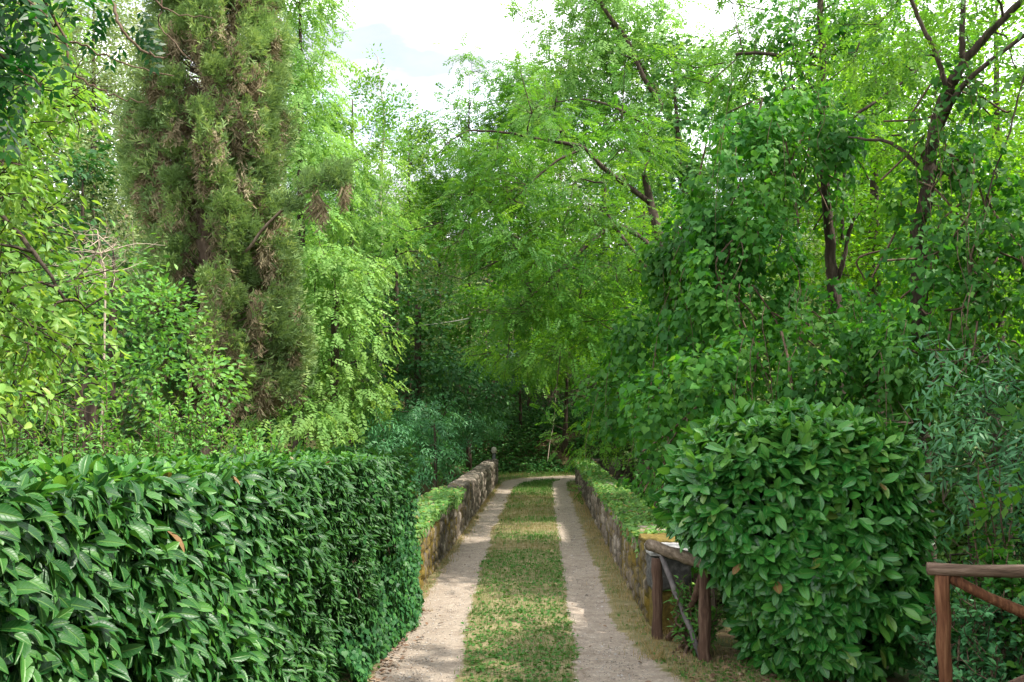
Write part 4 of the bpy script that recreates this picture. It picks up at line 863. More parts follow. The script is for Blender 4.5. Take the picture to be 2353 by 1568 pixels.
# ---------- big left cypress
def cypress():
    rng = np.random.default_rng(31); Yc = 21.0; b = base(478, Yc)
    root = empty('cypress_tree', b, 'tall half dead cypress with hanging brown foliage left of the bridge', 'cypress tree')
    tp = curve([b, at(485, 760, Yc), at(470, 560, Yc), at(472, 330, Yc), at(480, 120, Yc), at(486, -150, Yc)], 7, .02, rng)
    t = Tubes(); t.add(tp, np.linspace(.20, .06, len(tp)), 9, .25); 
    for pts, r in (([at(466, 470, Yc), at(430, 400, Yc - .5), at(402, 320, Yc - .7), at(395, 230, Yc - .6)], .055), ([at(490, 620, Yc), at(560, 580, Yc - .8), at(630, 500, Yc - 1.2), at(720, 430, Yc - 1.6), at(775, 412, Yc - 1.8)], .045),
                   ([at(480, 300, Yc), at(520, 180, Yc - .5), at(540, 40, Yc - .6), at(545, -80, Yc - .5)], .05)):
        u = Tubes(); cp = curve(pts, 6, .01, rng); u.add(cp, np.linspace(r, r * .35, len(cp)), 6, .2); u.build('branch', M['cypbark'], root)
    lb = Tubes(); green = Leaves(); dead = Leaves()
    # outline of the crown: picture height -> left and right picture limits
    yo = [-150, 0, 100, 200, 300, 400, 480, 560, 650, 750, 850, 930]; lo = [400, 375, 365, 340, 312, 318, 350, 370, 355, 355, 385, 410]; hi = [580, 615, 630, 635, 640, 632, 636, 645, 662, 685, 690, 620]
    n = 520; k = 0
    while k < n:
        py = rng.uniform(-140, 900); l, h = np.interp(py, yo, lo), np.interp(py, yo, hi); px = rng.uniform(l, h); W = (h - l) / 2 * Yc / F
        fx = (px - (l + h) / 2) / ((h - l) / 2); dy = rng.uniform(-1, 1) * math.sqrt(max(0, 1 - fx * fx)) * W
        if abs(fx) < .75 and abs(dy) < W * .45 and rng.random() < .75: continue
        if py > 700 and rng.random() < .2: continue
        if py > 130 and abs(px - 476) < 26 and dy < .2 and rng.random() < .8: continue
        c = at(px, py, Yc); c = c + np.array([0, dy, 0])
        j = np.argmin(np.abs(tp[:, 2] - (c[2] - .5 - rng.random() * .8))); s = tp[j]
        o = nrm((c - s) * [1, 1, 0] + 1e-6)
        lb.add([s, s * .5 + c * .5 + [0, 0, -.12], c], [.022, .014, .006], 4, cap=False)
        isdead = rng.random() < (.55 if (abs(fx) < .75) else .34) + .08 * (py > 300) - .22 * (py < 60)
        m_ = int(rng.uniform(70, 120)); rcx = rng.uniform(.20, .38)
        u = nrm(rng.normal(size=(m_, 3))); P = c + u * (rng.random(m_) ** .5)[:, None] * [rcx, rcx, rcx * 1.25]
        tone = rng.random()
        if isdead:
            P = c + u * (rng.random(m_) ** .5)[:, None] * [rcx * .65, rcx * .65, rcx * 1.7]
            d = np.array([0, 0, -1.0]) + o * .25 + rng.normal(0, .3, (m_, 3)); dead.add(T_spray2, P, d, rng.normal(size=(m_, 3)) + o, rng.uniform(.15, .34, m_), np.clip(tone * .5 + rng.random(m_) * .5, 0, 1))
            q = rng.random(m_) < .35; green.add(T_spray, P[q] + o * .2, o * .8 + [0, 0, .5] + rng.normal(0, .4, (q.sum(), 3)), rng.normal(size=(q.sum(), 3)), rng.uniform(.15, .3, q.sum()), rng.random(q.sum()))
        else:
            m2 = int(m_ * 1.5); u = nrm(rng.normal(size=(m2, 3))); P = c + u * (rng.random(m2) ** .5)[:, None] * [rcx, rcx, rcx]
            d = o * .75 + np.array([0, 0, .55]) + u * .6 + rng.normal(0, .25, (m2, 3)); green.add(T_spray, P, d, rng.normal(size=(m2, 3)) + [0, 0, .4], rng.uniform(.12, .25, m2), np.clip(tone * .55 + rng.random(m2) * .45, 0, 1))
        k += 1
    for cx, cy, r_ in ((715, 425, .55), (770, 395, .45), (660, 470, .4), (775, 420, .35)):        # the tuft on the long right branch
        c = at(cx, cy, Yc - 1.6); m2 = 150; u = nrm(rng.normal(size=(m2, 3))); P = c + u * (rng.random(m2) ** .5)[:, None] * [r_ * .75, .35, r_ * .42]
        green.add(T_spray, P, u * .4 + np.array([.5, -.2, .5]) + rng.normal(0, .25, (m2, 3)), rng.normal(size=(m2, 3)), rng.uniform(.12, .25, m2), rng.random(m2) * .6)
    for cx, cy in ((738, 470), (790, 440), (722, 455)):
        c = at(cx, cy, Yc - 1.7); m2 = 26; P = c + rng.normal(0, 1, (m2, 3)) * [.06, .06, .14]; dead.add(T_spray2, P, np.array([0, 0, -1.0]) + rng.normal(0, .2, (m2, 3)), rng.normal(size=(m2, 3)), rng.uniform(.2, .4, m2), rng.random(m2) * .6)
    lb.co += t.co; lb.lo += [x + lb.n for x in t.lo]; lb.tt += t.tt; lb.n += t.n; lb.build('trunk', M['cypbark'], root); green.build('crown', M['cyp'], root); dead.build('dead_foliage', M['dead'], root)
cypress()

# ---------- left: near ash and the overhanging branches
tb_ = base(-260, 7.2)
tree('ash_tree', 'sunlit yellow green ash leaning in from the left edge with drooping leaves', 'ash tree', [tb_, tb_ + [.1, .1, 2.5], at(-160, 300, 7.4), at(-140, -100, 7.6)], .14,
     [B(-40, 120, 150, 150, 7.6, .7), B(-60, 330, 170, 120, 7.5, .7), B(-30, 500, 130, 110, 7.3, .6), B(20, 640, 150, 95, 7.1, .6), B(50, 740, 150, 80, 6.9, .6), B(-60, 800, 150, 90, 6.8, .6), B(90, 60, 60, 40, 7.6, .4), B(110, 215, 55, 40, 7.6, .4), B(0, -40, 140, 80, 8, .8), B(60, 420, 60, 60, 7.3, .4), B(-40, 900, 150, 80, 6.6, .6), B(20, 260, 100, 80, 7.6, .5)], 'ashb', cover=3.0, dens=2.0, seed=41, twigs=True, thin=.7,
     limbs=[([at(-150, 500, 7.3), at(-40, 470, 7.2), at(60, 560, 7.0), at(150, 690, 6.9)], .035, .01)])
def overhang():
    rng = np.random.default_rng(43); b = base(-700, 4.6); root = empty('ash_tree', b, 'ash whose shaded branches hang into the top left corner', 'ash tree')
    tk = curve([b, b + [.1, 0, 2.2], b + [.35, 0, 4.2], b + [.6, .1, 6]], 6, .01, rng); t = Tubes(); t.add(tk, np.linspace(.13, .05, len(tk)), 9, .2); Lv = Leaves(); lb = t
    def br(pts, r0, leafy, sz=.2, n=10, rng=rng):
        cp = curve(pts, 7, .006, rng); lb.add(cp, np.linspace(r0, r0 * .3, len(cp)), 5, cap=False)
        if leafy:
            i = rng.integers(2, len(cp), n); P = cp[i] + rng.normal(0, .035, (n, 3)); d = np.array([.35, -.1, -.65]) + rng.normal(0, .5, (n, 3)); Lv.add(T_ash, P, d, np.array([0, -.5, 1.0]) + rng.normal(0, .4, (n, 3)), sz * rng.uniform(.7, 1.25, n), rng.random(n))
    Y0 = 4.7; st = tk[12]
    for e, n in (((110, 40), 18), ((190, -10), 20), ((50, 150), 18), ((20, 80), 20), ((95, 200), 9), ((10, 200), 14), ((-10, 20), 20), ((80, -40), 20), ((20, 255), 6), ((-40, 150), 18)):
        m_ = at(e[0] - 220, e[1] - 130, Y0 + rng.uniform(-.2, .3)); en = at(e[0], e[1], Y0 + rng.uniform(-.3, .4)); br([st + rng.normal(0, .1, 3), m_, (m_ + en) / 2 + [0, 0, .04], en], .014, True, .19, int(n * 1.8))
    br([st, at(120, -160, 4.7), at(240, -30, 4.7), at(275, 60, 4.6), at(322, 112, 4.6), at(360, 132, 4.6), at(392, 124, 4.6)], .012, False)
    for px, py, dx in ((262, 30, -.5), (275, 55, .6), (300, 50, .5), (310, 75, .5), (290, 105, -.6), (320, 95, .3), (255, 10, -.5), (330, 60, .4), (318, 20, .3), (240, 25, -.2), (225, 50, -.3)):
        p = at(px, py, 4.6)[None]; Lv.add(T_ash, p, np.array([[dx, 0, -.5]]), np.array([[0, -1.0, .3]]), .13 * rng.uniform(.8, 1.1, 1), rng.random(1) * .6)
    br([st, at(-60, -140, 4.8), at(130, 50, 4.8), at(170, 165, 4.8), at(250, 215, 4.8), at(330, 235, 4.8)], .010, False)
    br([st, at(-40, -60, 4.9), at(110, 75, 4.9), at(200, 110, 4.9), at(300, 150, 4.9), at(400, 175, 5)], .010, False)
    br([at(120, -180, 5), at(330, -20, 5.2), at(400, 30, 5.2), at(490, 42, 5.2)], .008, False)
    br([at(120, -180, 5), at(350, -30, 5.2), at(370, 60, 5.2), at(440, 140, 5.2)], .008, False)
    lb.build('trunk', M['twig'], root); Lv.build('crown', M['shadeash'], root)
overhang()

# ---------- woodland left of the bridge
GW = 'trees standing in the gorge left of the bridge'
def T2(px, Y, top, w0=.16, lean=0):
    b = base(px, Y); return [b, at(px + lean * .3, 750, Y), at(px + lean * .7, (750 + top) / 2, Y), at(px + lean, top, Y)]
tree('willow_tree', 'grey green willow filling the gap between the ash and the cypress', 'willow tree', T2(215, 27, -80), .2, [B(230, 60, 120, 160, 27, 2), B(200, 240, 110, 130, 26.5, 2), B(260, 380, 100, 120, 26, 1.8), B(130, 110, 90, 140, 28, 2), B(240, 540, 110, 110, 25.5, 1.8)], 'wil', 2.2, GW, 51)
tree('willow_tree', 'yellowish willow highest at the left edge behind the ash', 'willow tree', T2(60, 31, -120), .2, [B(40, 60, 120, 190, 31, 2.5), B(60, 330, 110, 140, 30, 2.3), B(330, 40, 80, 160, 30, 2)], 'wil', 2.2, GW, 52, tone=.2)
tree('bay_tree', 'dark leaved tree in the shade left of the cypress', 'tree', T2(190, 24, 380), .15, [B(165, 430, 85, 110, 24, 1.5), B(150, 600, 110, 110, 23, 1.5), B(255, 660, 110, 90, 22, 1.4), B(120, 760, 160, 90, 21, 1.5), B(300, 800, 140, 80, 20, 1.4)], 'drk', 2.2, GW, 53)
tree('hazel_tree', 'mid green hazel low between the ash leaves and the cypress foot', 'tree', T2(260, 18, 540), .1, [B(250, 650, 90, 80, 18, 1.1), B(160, 720, 120, 80, 17, 1.1), B(330, 740, 110, 70, 17.5, 1.0), B(60, 820, 150, 70, 16, 1.1), B(420, 860, 150, 70, 17, 1.1)], 'wil', 2.0, GW, 54, m='shrub', scale=.9)
def deadtangle():
    rng = np.random.default_rng(9); b = base(235, 15.5); root = empty('dead_sapling', b, 'tangle of bare pale twigs left of the cypress foot', 'dead sapling'); tb = Tubes()
    tk = curve([b, at(240, 760, 15.5), at(235, 620, 15.5), at(225, 540, 15.5)], 6, .01, rng); tb.add(tk, np.linspace(.022, .008, len(tk)), 6); 
    for k in range(34):
        s = tk[rng.integers(8, len(tk))]; e = s + np.array([rng.normal(0, .45), rng.normal(0, .3), rng.uniform(-.35, .35)]); m_ = (s + e) / 2 + rng.normal(0, .08, 3); q = curve([s, m_, e], 4); tb.add(q, np.linspace(.010, .003, len(q)), 4, cap=False)
        for j in range(3):
            f = q[rng.integers(2, len(q))]; tb.add([f, f + rng.normal(0, .14, 3)], [.004, .002], 3, cap=False) if False else tb.add(np.array([f, f + rng.normal(0, .08, 3), f + rng.normal(0, .16, 3)]), [.004, .003, .002], 3, cap=False)
    tb.build('trunk', M['deadwood'], root)
deadtangle()
tree('robinia_tree', 'tall sunlit pale green robinia just right of the cypress reaching the top edge', 'robinia tree', T2(690, 28, -140), .22,
     [B(690, -40, 70, 110, 28, 2), B(690, 110, 62, 90, 28, 1.8), B(700, 250, 75, 100, 28, 2), B(730, 420, 95, 110, 27.5, 2.2), B(740, 590, 110, 110, 27, 2.2), B(730, 760, 115, 110, 26.5, 2.2), B(640, 60, 60, 130, 28, 1.6)], 'robS', 2.6, GW, 55, loose=25)
tree('robinia_tree', 'sunlit pale robinia with layered drooping sprays above the left parapet', 'robinia tree', T2(770, 25.5, 640), .14, [B(780, 640, 85, 75, 26, 1.6), B(795, 760, 85, 75, 25.5, 1.6), B(770, 880, 100, 75, 25, 1.5), B(690, 960, 110, 60, 24, 1.5), B(820, 930, 50, 40, 25, 1)], 'robS', 2.4, GW, 56, loose=16, tone=.15)
tree('robinia_tree', 'light green robinia between the cypress and the pale slender tree', 'robinia tree', T2(810, 31, 170), .18, [B(770, 320, 70, 70, 31, 2.0), B(740, 240, 30, 50, 30, 1.2), B(830, 430, 95, 110, 31, 2.4), B(860, 560, 75, 90, 31, 2.2)], 'robS', 2.4, GW, 57, loose=20)
def slender():
    tr_ = [base(876, 33), at(878, 700, 33), at(874, 450, 33), at(882, 280, 33), at(866, 110, 33)]
    tree('poplar_tree', 'slender pale trunked tree rising alone against the sky', 'poplar tree', tr_, .10, [B(858, 150, 16, 42, 33, .4), B(845, 220, 32, 48, 33, .7), B(880, 230, 40, 45, 33, .7), B(905, 260, 28, 42, 33, .6), B(850, 290, 40, 40, 33, .8), B(930, 235, 10, 22, 33, .3), B(820, 200, 12, 30, 33, .3), B(890, 330, 55, 40, 33, 1)],
         'wil', 1.5, GW, 58, bark='palebark', scale=.55, m='ash', tone=-.35, up=.5, dens=1.0)
slender()
tree('poplar_tree', 'yellow green tree with rounded crown left of the sky gap bottom', 'poplar tree', T2(940, 38, 270), .16, [B(930, 340, 55, 80, 38, 2), B(915, 450, 70, 80, 38, 2.4), B(955, 300, 30, 35, 38, 1.2), B(940, 560, 60, 80, 37, 2)], 'wil', 2.3, GW, 59, m='ash', tone=-.1)
tree('hazel_tree', 'shaded hazel with dark green round leaves above the far left parapet end', 'hazel tree', T2(910, 32, 520), .14, [B(920, 590, 80, 80, 33, 2), B(960, 700, 85, 80, 32, 2), B(900, 760, 85, 80, 31, 1.8), B(980, 800, 70, 70, 31, 1.8)], 'haz', 2.3, GW, 60)
tree('willow_tree', 'pale leaved willow standing sunlit in the middle behind the hazel', 'willow tree', T2(1010, 40, 480), .14, [B(990, 560, 70, 90, 41, 2.2), B(1030, 680, 70, 90, 40, 2.2), B(1060, 780, 60, 60, 39, 1.8), B(1000, 470, 60, 60, 42, 2)], 'wil', 2.3, GW, 61, tone=.1)
tree('bay_tree', 'blackish green tree in the deep shade above the elder bush', 'tree', T2(960, 31, 760), .14, [B(900, 870, 80, 70, 31, 1.6), B(1000, 860, 90, 70, 31, 1.6), B(1090, 880, 80, 70, 34, 1.6), B(870, 960, 70, 60, 29, 1.4), B(1140, 850, 70, 90, 40, 1.8)], 'drk', 2.4, GW, 62)
tree('elder_bush', 'grey green elder bush with drooping leaves beside the far left parapet', 'bush', [base(1000, 25), at(1000, 1040, 25), at(990, 960, 25)], .07, [B(975, 985, 80, 52, 26, 1.0), B(1050, 975, 50, 40, 32, .8), B(920, 1020, 70, 50, 24, .9), B(985, 1050, 55, 45, 25, .8), B(890, 985, 60, 40, 25, .8), B(960, 945, 30, 30, 25, .5), B(1105, 975, 42, 30, 36, .8), B(940, 1085, 45, 40, 21, .6)], 'eld', 2.2, None, 63, thin=.8, loose=10, m='elder')
shrub('low leafy shrub between the hedge end and the left parapet', 900, 1015, 17, 90, 111, stems=16, leaf=.08, m='hazel', group=None)

# ---------- woodland right of the bridge
GR = 'trees standing right of the bridge'
tree('robinia_tree', 'arching robinia whose long dark limb reaches out over the bridge', 'robinia tree', [base(1620, 21), at(1600, 820, 21), at(1530, 600, 20.5), at(1490, 440, 20.5), at(1480, 400, 20.4)], .17,
     [B(1120, 370, 110, 55, 20, 1.4), B(1250, 320, 110, 60, 20, 1.5), B(1300, 440, 130, 70, 19.5, 1.6), B(1110, 500, 110, 65, 19.5, 1.4), B(1240, 580, 130, 75, 19, 1.5), B(1400, 560, 110, 100, 19.5, 1.6), B(1180, 690, 100, 55, 19.5, 1.3), B(1310, 730, 130, 80, 19.5, 1.5), B(1200, 800, 90, 45, 20, 1.2), B(1430, 760, 110, 90, 19.5, 1.4), B(1420, 350, 100, 80, 21, 1.6)],
     'rob', 2.5, GR, 71, twigs=True, top=1, tip=.3, loose=45,
     limbs=[([at(1500, 470, 20.5), at(1385, 385, 20), at(1340, 340, 19.8), at(1240, 320, 19.6), at(1160, 305, 19.5), at(1075, 300, 19.4)], .058, .018),
            ([at(1530, 600, 20.5), at(1420, 520, 20), at(1300, 610, 19.6), at(1200, 700, 19.4)], .07, .02),
            ([at(1340, 340, 19.8), at(1280, 370, 19.6), at(1210, 430, 19.5), at(1180, 460, 19.4)], .03, .01),
            ([at(1590, 780, 21), at(1500, 640, 20.3), at(1400, 500, 20), at(1390, 420, 20)], .06, .02),
            ([at(1075, 300, 19.4), at(1040, 320, 19.4), at(1000, 360, 19.4)], .016, .006)])
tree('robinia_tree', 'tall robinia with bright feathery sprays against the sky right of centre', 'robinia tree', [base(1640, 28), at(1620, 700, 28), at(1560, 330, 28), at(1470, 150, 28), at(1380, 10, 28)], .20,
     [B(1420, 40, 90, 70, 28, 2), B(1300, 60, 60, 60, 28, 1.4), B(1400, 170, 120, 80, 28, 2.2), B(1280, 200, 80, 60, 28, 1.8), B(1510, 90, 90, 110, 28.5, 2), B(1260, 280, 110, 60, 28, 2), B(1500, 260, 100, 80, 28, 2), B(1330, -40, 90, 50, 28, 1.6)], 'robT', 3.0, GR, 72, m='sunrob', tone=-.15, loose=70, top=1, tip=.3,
     limbs=[([at(1530, 260, 27), at(1480, 180, 26.5), at(1440, 90, 26.5), at(1385, 15, 26.5), at(1360, -60, 26.5)], .07, .045), ([at(1500, 300, 26), at(1420, 250, 25.5), at(1340, 228, 25.5), at(1280, 235, 25.5)], .04, .015)])
tree('robinia_tree', 'young robinia with one thin stem poking above the canopy at the sky gap', 'robinia tree', T2(1078, 38, 110), .09, [B(1065, 140, 42, 26, 38, .9), B(1085, 190, 50, 26, 38, .9), B(1060, 240, 60, 24, 38, 1.1), B(1020, 290, 60, 40, 38, 1.4)], 'robT', .95, GR, 73, scale=.7, dens=1.0)
tree('robinia_tree', 'rounded robinia crown with bare twigs on top just below the sky', 'robinia tree', T2(1215, 45, 130), .07, [B(1180, 200, 60, 60, 40, 1.8), B(1100, 310, 100, 60, 40, 2.2), B(1210, 280, 80, 70, 39, 2.2), B(1010, 380, 70, 80, 40, 2), B(1060, 480, 90, 90, 38, 2.2), B(1150, 400, 100, 80, 37, 2.2), B(1250, 210, 70, 60, 38, 2)], 'robT', 2.8, GR, 74, loose=20)
tree('hazel_tree', 'dark hazel behind the arching limb over the far end of the bridge', 'hazel tree', T2(1120, 45, 560), .10, [B(1120, 640, 90, 90, 36, 2), B(1220, 520, 110, 120, 34, 2.4), B(1100, 760, 80, 70, 37, 2), B(1230, 720, 110, 90, 33, 2.2), B(1330, 600, 110, 130, 30, 2.2)], 'haz', 2.2, GR, 75, m='robinia')
tree('walnut_tree', 'straight trunked tree on the bank beyond the end of the bridge', 'tree', [at(1298, 1048, 41.5), at(1300, 960, 41.5), at(1303, 860, 41.5), at(1300, 700, 41.5)], .13, [B(1290, 830, 80, 50, 41, 1.8), B(1210, 860, 70, 40, 40, 1.5), B(1330, 740, 90, 70, 40, 2)], 'robT', 1.6, GR, 76, m='robinia')
tree('hazel_tree', 'thin trunked tree left of the straight trunk beyond the bridge', 'tree', [at(1197, 1040, 43), at(1195, 900, 43), at(1190, 800, 43)], .10, [B(1180, 800, 70, 50, 43, 1.8), B(1120, 830, 70, 50, 42, 1.6)], 'drk', 1.8, GR, 77)
tree('hazel_tree', 'yellow green low branches hanging beside the far end of the right parapet', 'tree', [base(1480, 25), at(1500, 950, 25), at(1510, 850, 25)], .09, [B(1420, 940, 80, 55, 24, 1.2), B(1380, 1010, 60, 35, 24, .9), B(1500, 1000, 80, 60, 22, 1.2), B(1480, 880, 100, 60, 23, 1.3)], 'rob', 1.9, GR, 78, m='robinia', tone=.1, loose=12)
shrub('sun flecked shrub in the gorge just outside the right parapet', 1480, 1065, 18, 90, 112, stems=18, leaf=.10, m='back', group=None, T=T_rnd)
vine('climbing_vine', 'dark vine mass with heart leaves hanging over the tree right of the arching limb', [B(1700, 420, 120, 170, 14.5, 1.0), B(1610, 560, 90, 130, 15, .9), B(1690, 660, 130, 160, 14, 1.0), B(1820, 330, 90, 90, 14.5, .9)], 1, 210, 81, 'vine masses on the right', leaf=.115)
vine('climbing_vine', 'vine curtain sloping down from the dome towards the right parapet', [B(1560, 800, 130, 120, 15, 1.0), B(1470, 900, 110, 90, 16.5, 1.0), B(1620, 930, 130, 110, 12.8, .8), B(1580, 1010, 60, 70, 14, .6), B(1585, 1110, 50, 70, 14.5, .6), B(1620, 1180, 40, 60, 13, .4), B(1525, 1080, 40, 45, 17, .6), B(1500, 1120, 40, 50, 19, .6)], 1, 190, 82, 'vine masses on the right', leaf=.105, stems=5)
vine('climbing_vine', 'leafy vine bank behind the laurel bush below the two dark trunks', [B(1800, 830, 150, 100, 12.5, .9), B(1960, 860, 150, 100, 12, .9), B(2110, 800, 130, 100, 12, .9), B(1900, 730, 90, 60, 13.5, .7), B(2290, 760, 130, 110, 11.5, .9)], 1, 190, 83, 'vine masses on the right', leaf=.10, stems=6)
vine('climbing_vine', 'vine wrapped round the upper trunk right of the dome', [B(1820, 160, 70, 60, 15.8, .6), B(1895, 230, 38, 110, 15.2, .3), B(1905, 430, 34, 90, 15.3, .3), B(1850, 60, 80, 40, 15.8, .6), B(1740, 250, 80, 50, 15.5, .8)], 1, 90, 84, 'vine masses on the right', leaf=.11, stems=4)
vine('climbing_vine', 'vine climbing the forked trunk near the right edge', [B(2130, 480, 60, 150, 12.4, .5), B(2260, 470, 110, 130, 12, .7), B(2200, 620, 120, 90, 12, .8), B(2330, 560, 80, 150, 11.5, .7), B(2135, 330, 34, 80, 12.35, .3), B(2190, 215, 28, 50, 12.3, .25)], 1, 120, 85, 'vine masses on the right', leaf=.10, stems=5, m='vine')
tree('ivy_clad_tree', 'ivy clad trunk leaning up into the bright robinia sprays', 'tree', [base(1600, 24), at(1590, 700, 24), at(1560, 350, 24), at(1545, 120, 24)], .18, [B(1548, 150, 42, 80, 24, .6), B(1560, 300, 48, 90, 24, .6), B(1575, 430, 50, 80, 23.5, .6)], 'haz', 3.0, GR, 79, m='dark', scale=.6, tone=.35)
tree('robinia_tree', 'dark reddish trunk wrapped in vine right of the vine dome', 'robinia tree', [base(1935, 15.5), at(1925, 830, 15.5), at(1915, 660, 15.5), at(1905, 520, 15.5), at(1890, 300, 15.5), at(1890, 120, 15.5), at(1880, -60, 15.5)], .115,
     [B(1850, 20, 110, 60, 16, 1.2), B(1740, 60, 60, 40, 16, 1), B(1990, 30, 100, 70, 16.5, 1.3), B(1960, 170, 90, 70, 16.5, 1.2), B(1700, 150, 50, 35, 16, .8), B(2060, 130, 90, 60, 16, 1), B(1930, 300, 60, 60, 15, .5)], 'rob', 2.4, GR, 86, loose=25, m='robinia', top=1, tip=.4,
     limbs=[([at(1890, 150, 15.5), at(1860, 125, 15.3), at(1800, 128, 15.2), at(1745, 122, 15.2), at(1690, 125, 15.2)], .035, .025), ([at(1708, 122, 15.2), at(1700, 90, 15.2), at(1690, 50, 15.2), at(1683, 12, 15.2)], .014, .006),
            ([at(1925, 640, 15.5), at(1940, 590, 15.4), at(1955, 520, 15.4), at(1975, 490, 15.3)], .045, .02), ([at(1890, 330, 15.5), at(1960, 270, 15.5), at(2060, 200, 15.6), at(2170, 110, 15.7)], .035, .015), ([at(1935, 560, 15.6), at(1945, 380, 16), at(2010, 320, 16), at(2070, 310, 16)], .03, .015)])
tree('robinia_tree', 'forked dark trunk spreading into two big limbs near the right edge', 'robinia tree', [base(2110, 12.5), at(2112, 640, 12.5), at(2122, 480, 12.5), at(2155, 270, 12.5), at(2205, 160, 12.4)], .105,
     [B(2300, 40, 130, 70, 12.5, 1.2), B(2100, 20, 110, 50, 13, 1.1), B(2210, -60, 160, 60, 12.5, 1.3), B(2330, 180, 90, 60, 12.5, .9), B(2080, 130, 80, 50, 12.8, .8), B(2240, 260, 90, 50, 12.6, .7), B(2000, 60, 70, 50, 13, .8)], 'rob', 1.9, GR, 87, loose=18, top=1, tip=.62,
     limbs=[([at(2190, 190, 12.4), at(2215, 145, 12.4), at(2260, 90, 12.3), at(2330, 20, 12.2), at(2400, -40, 12.1)], .06, .04), ([at(2178, 215, 12.4), at(2160, 150, 12.4), at(2140, 100, 12.4), at(2110, 40, 12.4), at(2080, -40, 12.4)], .036, .025), ([at(2210, 140, 12.4), at(2212, 60, 12.4), at(2216, -50, 12.4)], .04, .03),
            ([at(2150, 310, 12.5), at(2190, 230, 12.2), at(2240, 170, 12.0), at(2380, 60, 11.8)], .045, .025), ([at(2130, 400, 12.5), at(2050, 330, 12.6), at(1990, 320, 12.8), at(1950, 315, 13)], .03, .012), ([at(2360, 150, 11.8), at(2320, 300, 11.8), at(2270, 450, 11.8), at(2230, 650, 11.8)], .012, .008)])
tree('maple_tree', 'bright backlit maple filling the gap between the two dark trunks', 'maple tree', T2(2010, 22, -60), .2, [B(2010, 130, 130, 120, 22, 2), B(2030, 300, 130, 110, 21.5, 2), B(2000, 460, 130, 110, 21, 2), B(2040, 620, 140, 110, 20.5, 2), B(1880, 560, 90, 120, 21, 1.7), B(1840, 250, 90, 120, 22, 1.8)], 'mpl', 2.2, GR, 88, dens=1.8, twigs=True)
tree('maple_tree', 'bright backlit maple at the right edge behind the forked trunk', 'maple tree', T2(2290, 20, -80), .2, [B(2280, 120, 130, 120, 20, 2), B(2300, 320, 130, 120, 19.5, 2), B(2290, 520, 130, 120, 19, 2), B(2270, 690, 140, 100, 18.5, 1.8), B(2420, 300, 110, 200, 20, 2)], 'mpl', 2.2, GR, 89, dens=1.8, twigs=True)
tree('robinia_tree', 'pale distant robinia under the small sky gap at the upper right', 'robinia tree', T2(1680, 33, 60), .16, [B(1660, 170, 80, 60, 33, 2), B(1720, 240, 90, 90, 33, 2.2), B(1620, 130, 40, 50, 34, 1.5), B(1650, 350, 110, 100, 32, 2.4), B(1780, 330, 90, 120, 32, 2)], 'robS', 2.2, GR, 90, tone=-.15)
tree('maple_tree', 'yellow lit maple glimpsed through the vine and the arching robinia', 'maple tree', T2(1480, 27, 420), .15, [B(1480, 480, 120, 100, 27, 1.8), B(1430, 640, 120, 100, 26.5, 1.8), B(1560, 640, 120, 130, 26, 1.8), B(1340, 780, 120, 90, 28, 1.8), B(1480, 830, 120, 90, 26, 1.6), B(1700, 820, 140, 120, 22, 1.6)], 'mpl', 1.6, GR, 91)
# elder, nettles and dry stalks on the right
tree('elder_bush', 'blue green elder with long thin leaves behind the right fence', 'bush', [base(2230, 10.2), at(2230, 1200, 10.2), at(2225, 980, 10.2)], .05, [B(2230, 850, 130, 65, 10.2, .5), B(2160, 960, 90, 90, 10.4, .5), B(2310, 960, 110, 90, 10, .5), B(2240, 1100, 150, 100, 9.8, .5), B(2200, 1230, 130, 90, 9.4, .45), B(2350, 1150, 90, 120, 9.4, .5)], 'eld', 1.5, None, 92, twigs=True, scale=.8, thin=.6)
shrub('tangle of thorny brown stems and sparse leaves behind the right fence', 2290, 1010, 8.6, 90, 113, stems=12, leaf=.055, m='vine', dens=.35, group=None, cat='bramble', name='bramble', T=T_heart)
shrub('low nettle clump behind the crossed braces of the right fence', 2230, 1330, 8.0, 120, 114, stems=26, leaf=.075, m='elder', dens=.8, group=None, cat='nettles', name='nettle')
shrub('dark leafy undergrowth right behind the fence rail', 2330, 1230, 8.2, 120, 115, stems=24, leaf=.07, m='vine', dens=.8, group=None, cat='undergrowth shrub', T=T_heart)
shrub('small laurel seedling growing at the foot of the short fence bay', 1575, 1330, 9.35, 52, 116, stems=12, leaf=.075, m='laurelyoung', dens=.55, group=None, T=T_bay)

# ---------- distance: backdrop trees, copies of four kinds
rng = np.random.default_rng(200)
GB = 'background trees on the far slope'
def proto(kind, label, seed, H=13.0, m=None):
    b = np.array([0.0, 0, 0]); bl = []
    for k in range(9):
        t = k / 8; z = 1.5 + t * (H - 3); rr = 2.9 * math.sin(math.pi * (0.18 + .72 * t)) ; a = k * 2.4
        bl.append((np.array([math.cos(a) * rr * .45, math.sin(a) * rr * .45, z]), np.array([rr * .8, rr * .8, 1.5])))
    return tree('background_tree', label, 'tree', [b, b + [0, 0, H * .5], b + [.2, 0, H * .9]], .2, bl, kind, 1.55, GB, seed, scale=1.25, m=m, sides=6)
protos = [proto('robT', 'x', 301), proto('haz', 'x', 302), proto('drk', 'x', 303), proto('wil', 'x', 304), proto('mpl', 'x', 305, m='sunrob')]
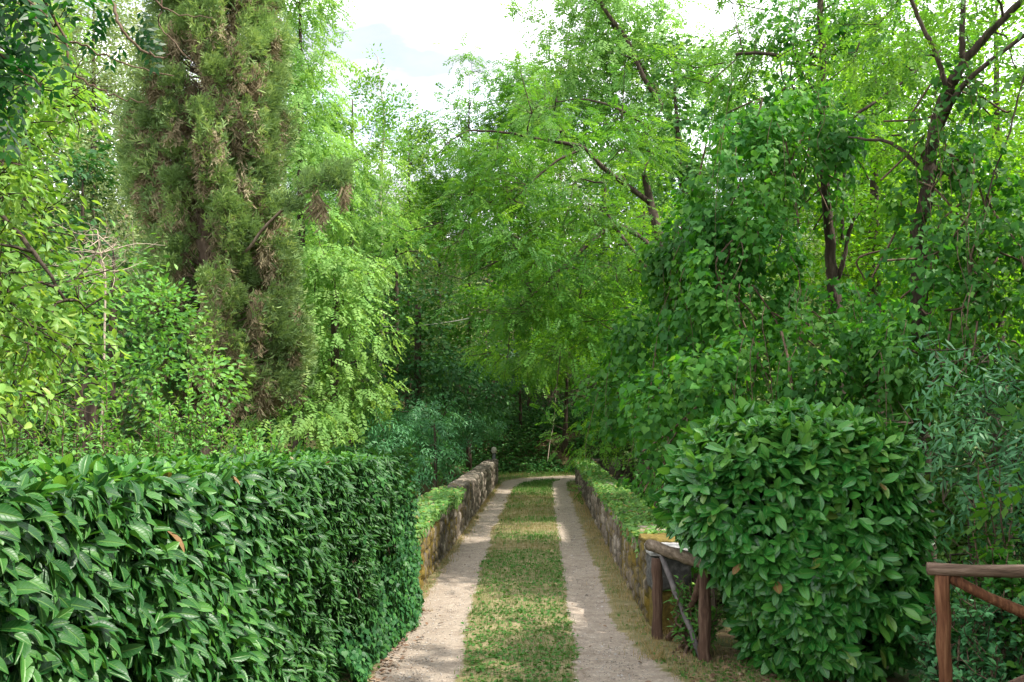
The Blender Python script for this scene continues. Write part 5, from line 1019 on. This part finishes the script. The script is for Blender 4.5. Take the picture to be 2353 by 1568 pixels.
# thin the far crowns: larger leaves, fewer of them
def copy_tree(o):
    c = o.copy(); COL.objects.link(c)
    for ch in o.children:
        d = ch.copy(); COL.objects.link(d); d.parent = c
    return c
spots = []
for px, Y, s in [(-150, 40, 1.1), (20, 44, 1.2), (190, 46, 1.1), (360, 42, 1.2), (520, 46, 1.25), (640, 40, 1.0), (800, 46, .8), (900, 52, .72), (1000, 50, .78), (1090, 54, .85), (1190, 48, .9), (1290, 54, 1.1), (1390, 46, 1.1), (1500, 50, 1.2),
                 (1620, 42, .95), (1730, 48, .9), (1830, 40, 1.1), (1960, 44, 1.2), (2090, 40, 1.15), (2220, 36, 1.1), (2370, 40, 1.2), (2500, 34, 1.2), (100, 34, .7), (420, 33, .9), (560, 34, 1.0), (2160, 30, .7), (1900, 32, .75), (2420, 26, .8), (950, 44, .45), (1020, 36, .42), (860, 38, .5), (1700, 28, .5), (1800, 27, .95), (1930, 29, 1.1), (2070, 27, 1.1), (2200, 26, 1.05), (2340, 25, 1.05), (2480, 24, 1.1), (1560, 34, .9), (2000, 34, 1.3), (2290, 32, 1.3)]:
    spots.append((px, Y, s))
word = {0: 'feathery green', 1: 'round leaved', 2: 'dark', 3: 'pale grey green', 4: 'bright yellow green'}
def where(px):
    for lim, t in ((60, 'beyond the left edge ash'), (330, 'behind the willows on the left'), (620, 'behind the half dead cypress'), (840, 'behind the pale robinias'), (980, 'behind the slender pale trunk'), (1110, 'below the sky gap'), (1260, 'behind the dark hazel over the bridge end'),
                   (1420, 'behind the straight trunk past the bridge'), (1600, 'behind the ivy clad trunk'), (1780, 'below the small sky gap'), (2050, 'behind the vine wrapped trunk'), (2300, 'behind the forked trunk')):
        if px < lim: return t
    return 'beyond the right edge maple'
used = set()
for i, (px, Y, s) in enumerate(spots):
    k = int(rng.integers(0, 4)) if i > 3 else i
    if px > 1600 and i % 2 or i > 36: k = 4
    if 780 < px < 1260 and Y < 50: k = [1, 2, 2, 0][i % 4]
    o = protos[k] if k not in used else copy_tree(protos[k]); used.add(k)
    p = base(px, Y); o.location = p; o.rotation_euler = (0, 0, rng.uniform(0, 6.28)); o.scale = (s * rng.uniform(.9, 1.15), s * rng.uniform(.9, 1.15), s)
    size = 'tall' if s > 1.05 else 'low' if s < .65 else 'mid height'
    o['label'] = f'{size} {word[k]} tree {where(px)}' + (', the nearer one' if 30 < Y < 36 else ', close behind' if Y <= 30 else ', far up the slope' if Y > 49 else '')
# trees standing right of the track outside the picture: they shade the foreground
for i, (x, y, s) in enumerate([(7.4, 4.6, 1.0), (11.0, 9.6, 1.05), (7.2, .4, .9), (12.2, 13.6, .95), (6.6, -4, .9), (11.5, 3.0, 1.1), (7.9, 7.5, 1.0)]):
    o = copy_tree(protos[0 if i % 2 == 0 else 1]); o.location = (x, y, float(gz(x, y))); o.rotation_euler = (0, 0, i * 1.7); o.scale = (s * 1.12, s * 1.12, s)
    o['group'] = 'trees shading the track from the right'; o['label'] = ['robinia right of the camera shading the laurel bush', 'round leaved tree right of the camera', 'robinia behind the camera on the right', 'round leaved tree outside the frame beyond the fence', 'robinia farthest behind the camera on the right', 'tall round leaved tree farthest right of the camera', 'robinia just beyond the right fence, outside the frame'][i]

# ---------- small things
tb = Tubes(); a, b = at(835, 748, 31), at(1052, 737, 31); t = np.linspace(-.15, 1.12, 16)[:, None]; P = a * (1 - t) + b * t; P[:, 2] -= .10 * (1 - (2 * t[:, 0] - 1) ** 2)
tb.add(P, .018, 6); o = tb.build('cable', M['rope']); tag(o, 'pale cable strung between trees left of the far bridge end', 'cable')
tb = Tubes(); tb.add(curve([at(1258, 1062, 40.0), at(1264, 1015, 40.5), at(1272, 975, 41), at(1278, 900, 41.4), at(1290, 800, 41.5)], 5), .014, 5); tag(tb.build('guy_rope', M['deadwood']), 'thin pale guy rope running down to the bank past the bridge', 'guy rope')  # a guy rope, drawn with the dead wood material
pb = at(1135, 1052, 34.2); po = empty('metal_post', UP(pb, 0), 'short grey metal post with a round head at the far left parapet end', 'post')
tb = Tubes(); tb.add([UP(pb, -.1), UP(pb, .6), UP(pb, 1.02)], .055, 12); tb.build('post', M['metal'], po)
tb = Tubes(); h = UP(pb, 1.0); tb.add([h + [0, 0, 0], h + [0, 0, .04], h + [0, 0, .12], h + [0, 0, .19], h + [0, 0, .22]], np.array([.05, .085, .10, .075, .02]), 14); tb.build('head', M['rope'], po)
